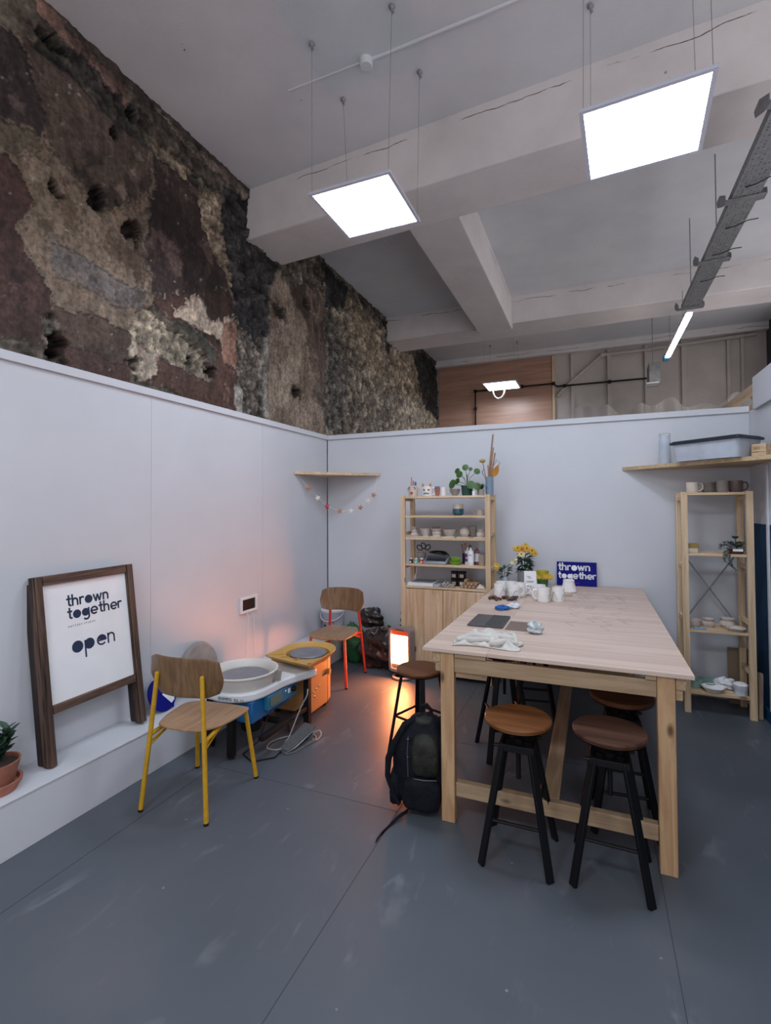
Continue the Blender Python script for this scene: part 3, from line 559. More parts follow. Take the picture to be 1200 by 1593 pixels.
# local: y along the wall, z up the board, x out to the room (front face at x=0)
for y0, y1 in ((0, .046), (.554, .600)): part('post', dkwood, t, lambda b: (b.box(-.040, -.002, y0, y1, 0.004, .985), b.box(-.001, .012, y0+.005, y1-.005, 0.004, .985)), bevel=.004)
part('top_rail', dkwood_y, t, lambda b: b.box(-.034, .006, .0465, .5535, .935, .985), bevel=.004)
part('lower_rail', dkwood_y, t, lambda b: b.box(-.034, .006, .0465, .5535, .262, .305), bevel=.004)
fb = part('face_board', paperw, t, lambda b: b.box(-.024, -.012, .0465, .5535, .3055, .9345))
def plM(u, v, d=-.0118): return Matrix(((0, 0, 1, d), (1, 0, 0, u), (0, 1, 0, v), (0, 0, 0, 1)))
part('lettering', navy, fb, lambda b: (letters(b, 'thrown', plM(.175, .800), .0395, .25), letters(b, 'together', plM(.175, .730), .0395, .25)), smooth=False, label='navy lettering thrown together')
part('lettering', navy, fb, lambda b: letters(b, 'opEn', plM(.188, .542), .0545, .17), smooth=False, label='large navy lettering open')
text_obj('lettering', 'POTTERY STUDIO', navy, fb, plM(.172, .683), .0145, 1.45)
for y0, y1 in ((.000, .04), (.558, .598)): part('rear_leg', wood('dark_side_wood', (.03, .018, .014), (.008, .006, .006), 'z', rough=.6), t, lambda b: b.box(-.085, -.042, y0, y1, 0.012, .95), bevel=.004)  # darker wood tone for the dark side of the posts
# potted plant at the left edge
t = thing('potted_plant', 'leafy succulent in terracotta pot at left end of white ledge', 'potted plant', (-2.64, 1.47, .264))
part('saucer', terra, t, lambda b: b.lathe([(0, 0), (.085, 0), (.105, .035), (.108, .05), (.096, .05), (.09, .03), (0, .028)]))
part('pot', terra, t, lambda b: b.lathe([(0, .03), (.072, .03), (.098, .135), (.10, .14), (.092, .14), (.088, .12), (0, .12)]))
part('soil', soil, t, lambda b: b.lathe([(0, .12), (.088, .121), (.06, .132), (0, .136)]))
def succ(b):
    rd = random.Random(3)
    for k in range(7):
        a = rd.random()*6.28; r = rd.random()*.05; h = .08+rd.random()*.085; p = Vector((math.cos(a)*r-.01, math.sin(a)*r-.02, .13)); q = p+Vector((math.cos(a)*.02, math.sin(a)*.035, h))
        b.tube([p, (p+q)/2+Vector((.004, 0, 0)), q], .004, 6)
        for j in range(16):
            s = .2+.8*j/15; c = p.lerp(q, s); an = j*2.4+k; b.leaf(c, (math.cos(an), math.sin(an), .5+.6*s), .052, .032, curl=.15)
part('foliage', leafd, t, succ)

# round blue and white thing behind the chair
t = thing('blue_display_disc', 'round blue disc with white triangle leaning behind the yellow-legged chair', 'plate', (-2.62, 2.47, .264)); t.rotation_euler = (0, -.45, 0)
part('disc', blue_s, t, lambda b: b.lathe([(0, 0), (.105, 0), (.11, .006), (.105, .012), (0, .012)], n=36).xf(Matrix.Translation((0, 0, .110)) @ Matrix.Rotation(R(90), 4, 'Y')))
part('corner', blue_s, t, lambda b: b.prism([(-.02, -.10), (.055, -.115), (.10, -.02), (0, 0)], .001, .0115, Matrix(((0, 0, 1, 0), (1, 0, 0, 0), (0, 1, 0, .12), (0, 0, 0, 1)))))
part('inset', white_gl, t, lambda b: b.prism([(-.005, -.0), (.045, -.075), (.075, -.06), (.09, .03)], .0125, .014, Matrix(((0, 0, 1, 0), (1, 0, 0, 0), (0, 1, 0, .11), (0, 0, 0, 1)))))

# ------------------------------------------------------------ chairs
def make_chair(name, label, frame, loc, rz):
    t = thing(name, label, 'chair', loc, rz)
    rl = lambda s: [(s*.205, -.235, 0), (s*.168, -.205, .42), (s*.142, -.188, .715)]
    for s in (-1, 1):
        rl_ = part('rear_leg', frame, t, lambda b: (b.tube(rl(s), .0125, 12), b.ball((s*.142, -.188, .715), .0128)))
        fl_ = part('front_leg', frame, t, lambda b: b.tube([(s*.207, .222, 0), (s*.168, .170, .405), (s*.162, .160, .418), (s*.15, .13, .424)], .0125, 12))
        part('side_rail', frame, t, lambda b: (b.tube([(s*.152, .14, .424), (s*.155, 0, .424), (s*.168, -.200, .395)], .0115, 10)))
        part('brace', frame, t, lambda b: (b.tube([(s*.15, -.02, .418), (s*.166, -.203, .345)], .005, 8), b.tube([(s*.13, -.04, .427), (s*.168, -.203, .36)], .0045, 8)))
        part('foot_cap', blackp, rl_, lambda b: b.tube([(s*.205, -.235, 0.0), (s*.204, -.2345, .012)], .0132, 10))
        part('foot_cap', blackp, fl_, lambda b: b.tube([(s*.207, .222, 0.0), (s*.206, .2205, .012)], .0132, 10))
    def seat(u, v):   # u across, v front-back
        a = u*2-1; c = v*2-1
        w = .205+.022*c-.016*c*c
        # superellipse outline
        x = a*w*(1-.16*abs(c)**3.2); y = c*.205*(1-.10*abs(a)**3.0)+.005
        z = .437-.012*math.cos(a*1.3)*math.cos(c*1.2)-.028*max(c-.55, 0)**1.3*1.8+.010*max(-c-.5, 0)
        return (x, y, z)
    b = MB(); b.grid(seat, 16, 16); b.build('seat', oak_seat, t, solid=.011, bevel=.003)
    def back(u, v):
        a = u*2-1; c = v*2-1
        hgt = .108*(1-.30*max(abs(a)-.72, 0)**1.2*3)
        x = a*.232*(1-.16*max(-c-.1, 0)**1.5-.07*max(c, 0)); z = .705+c*hgt+.006*(1-a*a)
        y = -.172-.045*(1-a*a)*.9+.03*abs(a)**2.2-.015*c
        return (x, y+.012, z)
    b = MB(); b.grid(back, 20, 10); b.build('backrest', oak_shaded, t, solid=.010, bevel=.003)
    part('screw', chrome, t, lambda b: [b.ball((s*.142, -.178, z), .006, (1, .6, 1), 8, 6) for s in (-1, 1) for z in (.71,)])
    return t
make_chair('chair', 'plywood chair with yellow tube legs by the white pottery wheel', yellow_m, (-2.052, 2.188, 0), R(5.5))
make_chair('chair', 'plywood chair with red tube legs in front of the bin bags', red_m, (-2.245, 4.105, 0), R(183))

# ------------------------------------------------------------ white wheel
t = thing('pottery_wheel', 'white-topped pottery wheel with black legs and blue motor box', 'pottery wheel', (0, 0, 0))
def wtop():
    pts = [(-2.44, 3.20), (-1.905, 3.20), (-1.90, 3.15), (-1.945, 3.05), (-1.978, 2.955), (-1.992, 2.88), (-1.996, 2.79), (-2.003, 2.69), (-2.03, 2.61), (-2.08, 2.56), (-2.15, 2.53), (-2.24, 2.52), (-2.34, 2.535), (-2.42, 2.58), (-2.455, 2.65), (-2.46, 3.18)]
    b = MB(); b.prism(pts, .355, .415); return b.build('top', white_gl, t, bevel=.014)
wtop()
part('splash_pan', mat('cream_plastic', (.64, .61, .56), .4, var=.06), t, lambda b: b.lathe([(0, .416), (.196, .416), (.205, .43), (.222, .494), (.232, .499), (.232, .507), (.222, .509), (.212, .50), (.197, .436), (0, .432)], (-2.215, 2.745, 0), 48))
part('pan_clip', clay_d, t, lambda b: b.bar((-2.005, 2.83, .425), (-1.997, 2.838, .50), .012, .05), bevel=.003)
part('wheel_head', greyd, t, lambda b: b.lathe([(0, .445), (.165, .445), (.172, .45), (.172, .463), (.165, .468), (.10, .4675), (.099, .4665), (.06, .4675), (.059, .4665), (0, .468)], (-2.215, 2.745, 0), 48))
for x, y in ((-2.16, 2.558), (-1.962, 3.15), (-2.41, 3.15), (-2.40, 2.64)): part('leg', blackp, t, lambda b: (b.box(x-.022, x+.022, y-.022, y+.022, .012, .354), b.lathe([(0, 0), (.026, 0), (.022, .012), (0, .012)], (x, y, 0), 16)), bevel=.004)
part('crossbar', blackp, t, lambda b: (b.box(-1.985, -1.945, 2.60, 3.127, .12, .15), b.box(-2.40, -2.0, 2.85, 2.89, .12, .15)), bevel=.003)
part('motor_box', blue_box, t, lambda b: b.box(-2.35, -2.03, 2.60, 3.06, .215, .354), bevel=.008)
cp_ = part('control_panel', mat('control_blue', (.02, .16, .30), .4), t, lambda b: b.box(-2.029, -1.995, 2.72, 3.06, .262, .352), bevel=.003)
part('display', mat('grey_green_label', (.10, .16, .13), .3), cp_, lambda b: b.box(-1.9945, -1.990, 2.74, 2.87, .28, .338), bevel=.002)
part('knob', blackp, cp_, lambda b: b.lathe([(0, 0), (.020, 0), (.017, .018), (0, .018)], n=16).xf(Matrix.Translation((-1.994, 3.01, .312)) @ Matrix.Rotation(R(90), 4, 'Y')))
part('switch', white_gl, cp_, lambda b: (b.box(-1.9945, -1.989, 2.945, 2.97, .30, .330), b.box(-1.9945, -1.989, 2.91, 2.923, .32, .333)), bevel=.002)
part('motor', blackp, t, lambda b: b.lathe([(0, 0), (.06, 0), (.07, .02), (.07, .10), (0, .10)], (-2.15, 2.75, .112), 20))
ang = math.atan2(2.42-2.55, -2.12+1.945)
text_obj('lettering', 'SHIMPO  RK-55', navy, t, Matrix.Translation((-2.235, 2.5185, .375)) @ Matrix.Rotation(R(4), 4, 'Z') @ Matrix.Rotation(R(90), 4, 'X'), .028, 1.05)
part('power_cord', blackp, t, lambda b: b.tube([(-2.05, 2.8, .2), (-2.06, 2.7, .06), (-2.12, 2.62, .006), (-2.0, 2.56, .006), (-1.9, 2.66, .006), (-1.93, 2.9, .006), (-2.1, 3.1, .006)], .005, 8))
# foot pedal
t = thing('foot_pedal', 'grey rubber-topped foot pedal with looped cable on floor beside wheel leg', 'foot pedal', (-1.845, 2.86, 0), R(-12))
part('base', steel, t, lambda b: b.prism([(-.048, .12), (-.045, -.09), (-.02, -.14), (.02, -.14), (.045, -.09), (.048, .12)], .002, .010), bevel=.002)
def ped(b):
    P = [(-.054, .115), (-.047, -.09), (-.024, -.145), (.024, -.145), (.047, -.09), (.054, .115)]
    b.prism(P, 0, .012); b.xf(Matrix.Translation((0, 0, .062)) @ Matrix.Rotation(R(17), 4, 'X'))
part('treadle', mat('pedal_rubber', (.085, .085, .09), .7, var=.3, vs=60, bump=.5, bs=120), t, ped, bevel=.003)
part('edge', mat('pedal_edge', (.30, .30, .31), .4, .5), t, lambda b: b.tube([Vector((x, y*math.cos(R(17)), .061+y*math.sin(R(17)))) for x, y in ((-.055, .117), (-.048, -.09), (-.025, -.147), (.025, -.147), (.048, -.09), (.055, .117))], .003, 6, True))
part('support', steel, t, lambda b: b.box(-.038, .038, .085, .089, .0105, .084))
def spl(P, n=7):
    P = [Vector(p) for p in P]; out = []
    for i in range(len(P)-1):
        p0, p1, p2, p3 = P[max(i-1, 0)], P[i], P[i+1], P[min(i+2, len(P)-1)]
        for k in range(n):
            u = k/n; out.append(.5*((2*p1)+(p2-p0)*u+(2*p0-5*p1+4*p2-p3)*u*u+(3*p1-p0-3*p2+p3)*u**3))
    return out+[P[-1]]
part('cable', mat('grey_cable', (.34, .33, .32), .5), t, lambda b: b.tube(spl([(.0, .10, .03), (.03, .16, .05), (.06, .15, .03), (.05, .11, .008), (-.02, .16, .007), (-.14, .06, .007), (-.19, -.06, .007), (-.15, -.15, .007), (-.07, -.13, .007), (-.05, -.06, .012), (-.10, -.03, .012), (-.12, .02, .02), (-.115, .07, .10), (-.10, .12, .20), (-.075, .15, .27), (-.085, .17, .31)]), .0045, 8))
# ochre wheel
t = thing('pottery_wheel', 'ochre tabletop pottery wheel with orange body, between the two chairs', 'pottery wheel', (0, 0, 0))
part('body', orange_b, t, lambda b: (b.box(-2.36, -2.0, 3.25, 3.52, .03, .43), b.prism([(-2.36, 3.5201), (-2.0, 3.5201), (-2.03, 3.62), (-2.33, 3.62)], .03, .43)), bevel=.012)
part('foot', blackp, t, lambda b: [b.box(x-.02, x+.02, y-.02, y+.02, 0, .029) for x in (-2.32, -2.04) for y in (3.29, 3.54)])
def pan(b):
    cx, cy = -2.06, 3.29
    out = [(-2.28, 3.07), (-1.845, 2.985)]+[(cx+.215*math.cos(R(a)), cy+.02+.235*math.sin(R(a))) for a in range(-12, 200, 12)]
    n = len(out); mid = (sum(p[0] for p in out)/n, sum(p[1] for p in out)/n)
    sh = lambda k: [(mid[0]+(p[0]-mid[0])*k, mid[1]+(p[1]-mid[1])*k) for p in out]
    inn = [(cx+.170*math.cos(2*PI*i/40), cy+.03+.170*math.sin(2*PI*i/40)) for i in range(40)]
    # outer shell
    rings = [(sh(.70), .431), (sh(.90), .472), (sh(.985), .49), (sh(1.0), .498), (sh(.985), .503)]
    vs = []; fs = []
    for P, z in rings: vs += [(x, y, z) for x, y in P]
    for k in range(len(rings)-1):
        for j in range(n): fs.append((k*n+j, k*n+(j+1) % n, (k+1)*n+(j+1) % n, (k+1)*n+j))
    fs.append(tuple(range(n))[::-1]); b.add(vs, fs)
    # inside: deck from the rim to a round well
    m = 60; rim = []
    for i in range(m):
        a = 2*PI*i/m; d = Vector((math.cos(a), math.sin(a))); best = None; P = sh(.985); o = Vector((cx, cy+.03))
        for j in range(n):
            p = Vector(P[j]); q = Vector(P[(j+1) % n]); e = q-p; den = d.x*e.y-d.y*e.x
            if abs(den) < 1e-9: continue
            w = p-o; tt = (w.x*e.y-w.y*e.x)/den; uu = (w.x*d.y-w.y*d.x)/den
            if tt > 0 and -1e-6 <= uu <= 1+1e-6 and (best is None or tt < best): best = tt
        rim.append(o+d*(best or .2))
    R2 = [(cx+.170*math.cos(2*PI*i/m), cy+.03+.170*math.sin(2*PI*i/m)) for i in range(m)]
    vs = [(p.x, p.y, .503) for p in rim]+[(p[0]*.55+q.x*.45, p[1]*.55+q.y*.45, .480) for p, q in zip(R2, rim)]+[(x, y, .474) for x, y in R2]+[(cx+(x-cx)*.93, cy+.03+(y-cy-.03)*.93, .43) for x, y in R2]
    fs = [(k*m+j, k*m+(j+1) % m, (k+1)*m+(j+1) % m, (k+1)*m+j) for k in range(3) for j in range(m)]+[tuple(range(3*m, 4*m))]
    b.add(vs, fs)
part('splash_pan', orange, t, pan)
part('pan_rib', orange, t, lambda b: [b.bar((x0, y0, .478), (x1, y1, .490), .008, .014) for x0, y0, x1, y1 in ((-2.13, 3.155, -2.18, 3.08), (-2.03, 3.14, -2.03, 3.05), (-2.2, 3.2, -2.25, 3.13))])
part('wheel_head', greyd, t, lambda b: b.lathe([(0, .455), (.135, .455), (.142, .46), (.142, .474), (.137, .479), (.10, .4785), (.098, .477), (.06, .4785), (.058, .477), (0, .479)], (-2.06, 3.32, 0), 40))
part('bolt', chrome, t, lambda b: [b.ball((-1.998, y, z), .008, (.5, 1, 1), 10, 6) for y, z in ((3.29, .185), (3.335, .195), (3.38, .205), (3.31, .145))], label='bright bolt heads')
part('name_badge', blackp, t, lambda b: b.box(-2.0, -1.997, 3.43, 3.50, .265, .272))
part('latch', orange, t, lambda b: b.box(-1.999, -1.975, 3.50, 3.53, .26, .30), bevel=.003)
# grey bats leaning in a stack against the wall
for k in range(4):
    xk = -2.745+.018*k
    b = MB(); b.lathe([(0, 0), (.168, 0), (.172, .004), (.172, .008), (.168, .012), (0, .012)], n=44)
    o = b.build('throwing_bat', bat_m, None, loc=(xk+.022+.0, 2.86-.012*k, .264+.172), rot=(0, R(90-6), 0), bevel=.0)
    tag(o, ['round grey wheel bat leaning flat on the wall, rearmost of its stack', 'round grey wheel bat leaning on wall, second from the back', 'round grey wheel bat leaning on wall, second from the front', 'round grey wheel bat leaning on wall, front of its stack'][k], 'throwing bat', 'round grey bats leaning behind the white wheel')
# wall socket
t = thing('wall_socket', 'white framed black wall socket with two hanging white leads', 'wall socket', (-2.76, 3.477, .773))
part('frame', white_gl, t, lambda b: (b.box(.0, .016, -.115, .115, -.068, -.046), b.box(0, .016, -.115, .115, .046, .068), b.box(0, .016, -.115, -.085, -.0459, .0459), b.box(0, .016, .085, .115, -.0459, .0459)), bevel=.003)
part('face', blackp, t, lambda b: b.box(.0, .008, -.0849, .0849, -.0459, .0459))
part('lead', white_gl, t, lambda b: (b.tube([(.012, -.03, -.05), (.02, -.02, -.12), (.012, -.03, -.3), (.012, -.035, -.50)], .0028, 6), b.tube([(.012, .02, -.05), (.025, .045, -.12), (.018, .06, -.25), (.012, .09, -.505)], .0028, 6)))

# ------------------------------------------------------------ bucket, bags, heater
t = thing('plastic_bucket', 'white plastic lidded bucket standing on ledge in the corner behind chair', 'bucket', (-2.60, 4.70, .2637))
part('tub', plast, t, lambda b: b.lathe([(0, 0), (.105, 0), (.112, .01), (.125, .225), (0, .225)], n=32))
part('lid', white_gl, t, lambda b: b.lathe([(0, .226), (.128, .226), (.133, .23), (.133, .245), (.12, .249), (0, .243)], n=32))
part('handle', white_gl, t, lambda b: b.tube([(.13*math.cos(a), -.13*abs(math.sin(a))-.006*0-.01, .215-.075*math.sin(a)) for a in [PI*i/16 for i in range(17)]], .005, 8))
text_obj('lettering', 'CTION', mat('dark_red_print', (.25, .03, .04), .5), t, Matrix.Translation((-.06, -.128, .115)) @ Matrix.Rotation(R(90), 4, 'X'), .045)
part('mark', mat('print_blue', (.03, .04, .12), .5), t, lambda b: b.lathe([(0, 0), (.018, 0), (.018, .002), (0, .002)], n=16).xf(Matrix.Translation((-.035, -.117, .085)) @ Matrix.Rotation(R(90), 4, 'X')))
def lumpy(c, r, seed, squash=(1, 1, 1), knot=None, amp=.22, n=44, k=26, folds=9):
    b = MB(); rd = random.Random(seed); ph = [rd.random()*6.28 for _ in range(8)]
    b.ball((0, 0, 0), 1, (1, 1, 1), n, k)
    for i, v in enumerate(b.v):
        a = math.atan2(v.y, v.x); h = v.z
        d = 1+amp*(.35*math.sin(a*3+ph[0]+h*2)+.25*math.sin(a*folds+ph[1]+h*5)*(.4+.6*abs(h))+.3*math.sin(h*9+ph[2]+a*1.5)+.2*math.sin(a*17+h*11+ph[3]))
        w = v*d
        z = w.z if w.z > -.82 else -.82
        b.v[i] = Vector((c[0]+w.x*r*squash[0], c[1]+w.y*r*squash[1], c[2]+(z+.82)*r*squash[2]))
    return b
def crumple(o, s=.02, sc=.05):
    tx = bpy.data.textures.new('c', 'CLOUDS'); tx.noise_scale = sc; q = o.modifiers.new('d', 'DISPLACE'); q.texture = tx; q.strength = s; q.mid_level = .5; q.texture_coords = 'LOCAL'
def bag(name, label, m, c, r, sq, seed, knot=None, amp=.22, cr=.03):
    t = thing(name, label, 'bag', (c[0], c[1], 0))
    b = lumpy((0, 0, c[2]), r, seed, sq, amp=amp); o = b.build('sack', m, t); q = o.modifiers.new('u', 'SUBSURF'); q.levels = q.render_levels = 1; crumple(o, cr, .06)
    if knot:
        kx, ky, kz = knot; b = MB(); b.tube([(0, 0, kz-.05), (kx*.5, ky*.5, kz), (kx, ky, kz+.03), (kx*1.5, ky, kz+.075)], [.05, .028, .03, .055], 10)
        b.tube([(kx*.5, ky*.5, kz), (kx*.2+.04, ky-.03, kz+.05), (kx*.4+.09, ky-.02, kz+.03)], [.03, .035, .01], 10); o2 = b.build('tied_top', m, t); o2.modifiers.new('u', 'SUBSURF').render_levels = 2; crumple(o2, .03, .04)
    return t
brownbag = mat('brown_bag', (.030, .015, .012), .26, var=.25, spec=.6, bump=.8, bs=16)
bag('bin_bag', 'large brown-black plastic sack slumped between red-legged chair and heater', brownbag, (-2.0, 4.60, 0), .205, (1.05, .88, .98), 5, None, .3)
bag('bin_bag', 'tied black plastic bag bunched on top of the big brown-black sack', bagp, (-2.125, 4.66, .37), .115, (1.1, .85, .88), 11, None, .36, .014)
bag('bin_bag', 'dark plastic sack squeezed against the shelving, its tied top upright', brownbag, (-1.80, 4.735, .0), .13, (.62, .62, 1.75), 23, (.005, 0, .47), .3, .02)
b = lumpy((0, 0, 0), .16, 31, (.85, .55, 1.3), amp=.16); t = thing('green_bag', 'bright green bag on the floor behind the red-legged chair', 'bag', (-2.33, 4.64, 0))
o = b.build('sack', greenb, t); crumple(o, .02, .05); part('corner_flap', greenb, t, lambda b: b.prism([(-.07, .33), (.06, .33), (-.02, .42)], -.01, .01, Matrix(((1, 0, 0, 0), (0, 0, 1, -.02), (0, 1, 0, .0), (0, 0, 0, 1)))), bevel=.006)
# heater
hm = mat('heater_shell', (.27, .22, .23), .4, .2, var=.1)
glow = mat('heater_glow', (.9, .4, .2), .5, emit=(1.0, .28, .085), es=HEAT)
t = thing('heater', 'upright electric heater glowing orange beside the shelving', 'heater', (-1.672, 4.345, 0), R(-10))
part('base_ring', mat('heater_base', (.35, .26, .25), .45), t, lambda b: b.tube([(.083*math.cos(2*PI*i/28), .083*math.sin(2*PI*i/28), .014) for i in range(28)], .0135, 10, True))
part('stem', blackp, t, lambda b: (b.tube([(0, 0, .02), (0, .01, .07)], .028, 14), b.bar((-.08, 0, .014), (.08, 0, .014), .02, .012)))
def rr(w, h, r, n=6): return [(sx*(w/2-r)+r*math.cos(a), sy*(h/2-r)+r*math.sin(a)) for sx, sy, a0 in ((1, 1, 0), (-1, 1, 90), (-1, -1, 180), (1, -1, 270)) for a in [R(a0+90*i/n) for i in range(n+1)]]
def xz(cx, y, cz): return Matrix(((1, 0, 0, cx), (0, 0, 1, y), (0, 1, 0, cz), (0, 0, 0, 1)))
def shell(b):
    b.prism(rr(.22, .40, .035), .0, .075, xz(0, -.03, .27))
    o = rr(.232, .412, .04); i_ = rr(.185, .36, .02); n = len(o); M = xz(0, 0, .27)
    vs = [M @ Vector((x, y, -.052)) for x, y in o]+[M @ Vector((x, y, -.052)) for x, y in i_]+[M @ Vector((x, y, -.031)) for x, y in o]+[M @ Vector((x, y, -.031)) for x, y in i_]
    b.add(vs, [(j, (j+1) % n, n+(j+1) % n, n+j) for j in range(n)]+[(j, 2*n+j, 2*n+(j+1) % n, (j+1) % n) for j in range(n)]+[(n+j, n+(j+1) % n, 3*n+(j+1) % n, 3*n+j) for j in range(n)])
part('shell', hm, t, shell)
part('glowing_element', glow, t, lambda b: b.box(-.09, .09, -.034, -.0305, .135, .40), label='glowing orange heating panel')
part('reflector', mat('reflector', (.8, .35, .2), .25, .8), t, lambda b: b.box(-.09, .09, -.033, -.0305, .401, .448))
part('handle', blackp, t, lambda b: b.tube([(-.05, -.045, .447), (-.03, -.055, .455), (.03, -.055, .455), (.05, -.045, .447)], .005, 8))
part('power_cord', blackp, t, lambda b: b.tube([(0, .045, .1), (-.02, .08, .02), (-.06, .10, .006), (-.10, .12, .006)], .004, 6))
# ------------------------------------------------------------ work table
t = thing('work_table', 'large plywood-topped wooden work table with stools beneath', 'table', (0, 0, 0))
dark_patch = mat('dark_ply_patch', (.17, .12, .095), .6, var=.15)  # flat darker rectangle on the tabletop
part('tabletop', ply_top, t, lambda b: b.box(-.827, -.4925, 2.442, 4.835, .857, .875), bevel=.002)
part('tabletop', [ply_top, dark_patch, mat('pencil_lines', (.20, .14, .11), .7)], t, lambda b: (b.box(-.4915, .392, 2.442, 4.835, .857, .875), b.mat(1), b.box(-.489, -.30, 2.95, 3.19, .8751, .8757)), bevel=.002)
scr = random.Random(5)
def scrib(b):
    for k in range(26):
        x = -.15+scr.random()*.35; y = 3.2+scr.random()*1.2; a = scr.random()*3; P = []
        for i in range(9): P.append((x+.03*math.sin(a+i*.9)+i*.002, y+i*.018-.07+.02*math.cos(a+i*1.3), .8752))
        b.tube(P, .0007, 4)
part('pencil_mark', mat('pencil', (.28, .20, .16), .8), t, scrib, label='faint swirling pencil marks')
for x in (-.734, .251):
    for y in (2.455, 4.72): part('leg', leg_wood, t, lambda b: b.box(x, x+.070, y, y+.07 if y > 3 else y+.045, 0, .856), bevel=.003)
pine_ta = wood('apron_wood', (.37, .26, .16), (.27, .175, .10), 'x'); pine_tb = wood('rail_wood', (.44, .31, .19), (.31, .20, .115), 'y')
part('apron', pine_ta, t, lambda b: b.box(-.663, .250, 2.462, 2.488, .758, .832), bevel=.003)
part('apron', pine_ta, t, lambda b: b.box(-.663, .250, 4.745, 4.77, .758, .832), bevel=.003)
part('packer', pine_ta, t, lambda b: (b.box(-.660, -.50, 2.452, 2.476, .834, .856), b.box(.205, .249, 2.452, 2.476, .834, .856)), bevel=.002)
for x0, x1 in ((-.778, -.736), (.323, .364)): part('side_rail', pine_tb, t, lambda b: (b.box(x0, x1, 2.462, 4.79, .800, .856), b.box(x0+(.012 if x0 < 0 else 0), x1-(0 if x0 < 0 else .012), 2.47, 4.78, .752, .7995)), bevel=.003)
part('stretcher', pine_ta, t, lambda b: b.box(-.663, .250, 2.470, 2.51, .130, .200), bevel=.003)
part('stretcher', pine_ta, t, lambda b: b.box(-.663, .250, 4.73, 4.77, .130, .200), bevel=.003)
part('centre_stretcher', pine_tb, t, lambda b: b.box(-.248, -.166, 2.511, 4.729, .160, .200), bevel=.003)

# ------------------------------------------------------------ stools
def make_stool(label, seatmat, c, rz, sz, crank=True):
    t = thing('bar_stool', label, 'stool', (c[0], c[1], 0), rz, 'round topped stools around the work table')
    part('seat', seatmat, t, lambda b: b.lathe([(0, sz-.028), (.140, sz-.028), (.150, sz-.022), (.153, sz-.008), (.148, sz-.001), (.135, sz), (0, sz)], n=48))
    part('seat_rim', black, t, lambda b: b.lathe([(0, sz-.036), (.130, sz-.036), (.146, sz-.0285), (0, sz-.0285)], n=40))
    top = sz-.105 if crank else sz-.037; w = .062 if crank else .085
    for sx in (-1, 1):
        for sy in (-1, 1): part('leg', black, t, lambda b: b.bar((sx*.148, sy*.148, 0.0), (sx*w, sy*w, top), .034, .017, up=(sx, sy, .0)), bevel=.002)
    if crank:
        part('screw_rod', black, t, lambda b: (b.tube([(0, 0, top-.18), (0, 0, sz-.037)], .011, 12), b.lathe([(0, 0), (.032, 0), (.032, .03), (.02, .04), (0, .04)], (0, 0, top-.02), 16)))
        part('hub', black, t, lambda b: (b.box(-.078, .078, -.078, -.062, top-.03, top), b.box(-.078, .078, .062, .078, top-.03, top), b.box(-.078, -.062, -.061, .061, top-.03, top), b.box(.062, .078, -.061, .061, top-.03, top), b.box(-.061, .061, -.012, .012, top-.028, top-.005), b.box(-.09, .09, -.045, -.03, sz-.058, sz-.037), b.box(-.09, .09, .03, .045, sz-.058, sz-.037)), bevel=.002)
        part('crank_handle', black, t, lambda b: (b.tube([(-.10, -.07, top-.01), (-.06, -.07, top-.01)], .008, 8), b.tube([(.06, .07, top-.01), (.10, .07, top-.01)], .008, 8)))
    def foot(z, ax):
        k = .148+(w-.148)*z/top
        for s in (-1, 1):
            p = [(-k, s*k, z), (k, s*k, z)] if ax == 'x' else [(s*k, -k, z), (s*k, k, z)]
            part('footrest', black, t, lambda b: b.tube(p, .008, 8))
    if crank: foot(.19, 'x'); foot(.285, 'y')
    else: foot(.24, 'x'); foot(.24, 'y')
    return t
make_stool('low brown-topped stool with plain splayed legs next to the glowing heater', stool_wood, (-1.06, 3.08), R(-20), .55, False)
make_stool('black-legged stool with the lightest orange-brown seat, front left of table', stool_wood2, (-.335, 2.37), 0, .622)
make_stool('black-legged stool with dark scratched brown seat, front right of table', wood('stool_wood_scratched', (.080, .036, .022), (.026, .012, .009), 'x', knots=False, rough=.55, spec=.18, sc=.9), (.055, 2.385), R(-2), .622)
make_stool('stool whose dark seat shows behind the front right stool, beside the right table leg', stool_wood, (.125, 2.80), R(3), .64)
make_stool('stool under the left side of the table, seat hidden behind the apron', stool_wood, (-.55, 3.29), R(27), .66)
make_stool('stool deepest under the table, only its black legs in shadow visible', stool_wood, (-.42, 3.85), R(8), .64)

# ------------------------------------------------------------ backpack
t = thing('backpack', 'black and dark camouflage backpack slumped against left table leg', 'backpack', (-.875, 2.545, 0), R(10))
def bp(b):
    b.ball((0, 0, 0), 1, (1, 1, 1), 40, 28)
    for i, v in enumerate(b.v):
        x, y, z = v; h = (z+1)/2
        wx = (.135+.02*math.sin(h*3))*(1-.42*max(h-.55, 0)**1.2*1.9); wy = .105*(1-.45*max(h-.6, 0)*1.8)
        a = math.atan2(y, x); e = .72
        cx = math.copysign(abs(x)**e, x); cy = math.copysign(abs(y)**e, y); zz = math.copysign(abs(z)**.62, z)
        f = 1+.03*math.sin(a*5+h*9)+.025*math.sin(h*23+a*2)
        b.v[i] = Vector((cx*wx*f+.035*h*h, cy*wy*f, .245*(zz+1)*1.0))
o = part('main_body', nylon, t, bp); crumple(o, .02, .05)
def pk(cx, cy, cz, sx, sy, sz, e=.55):
    def fn(b):
        b.ball((0, 0, 0), 1, (1, 1, 1), 28, 18)
        for i, v in enumerate(b.v): b.v[i] = Vector((cx+math.copysign(abs(v.x)**e, v.x)*sx, cy+math.copysign(abs(v.y)**e, v.y)*sy, cz+math.copysign(abs(v.z)**e, v.z)*sz))
    return fn
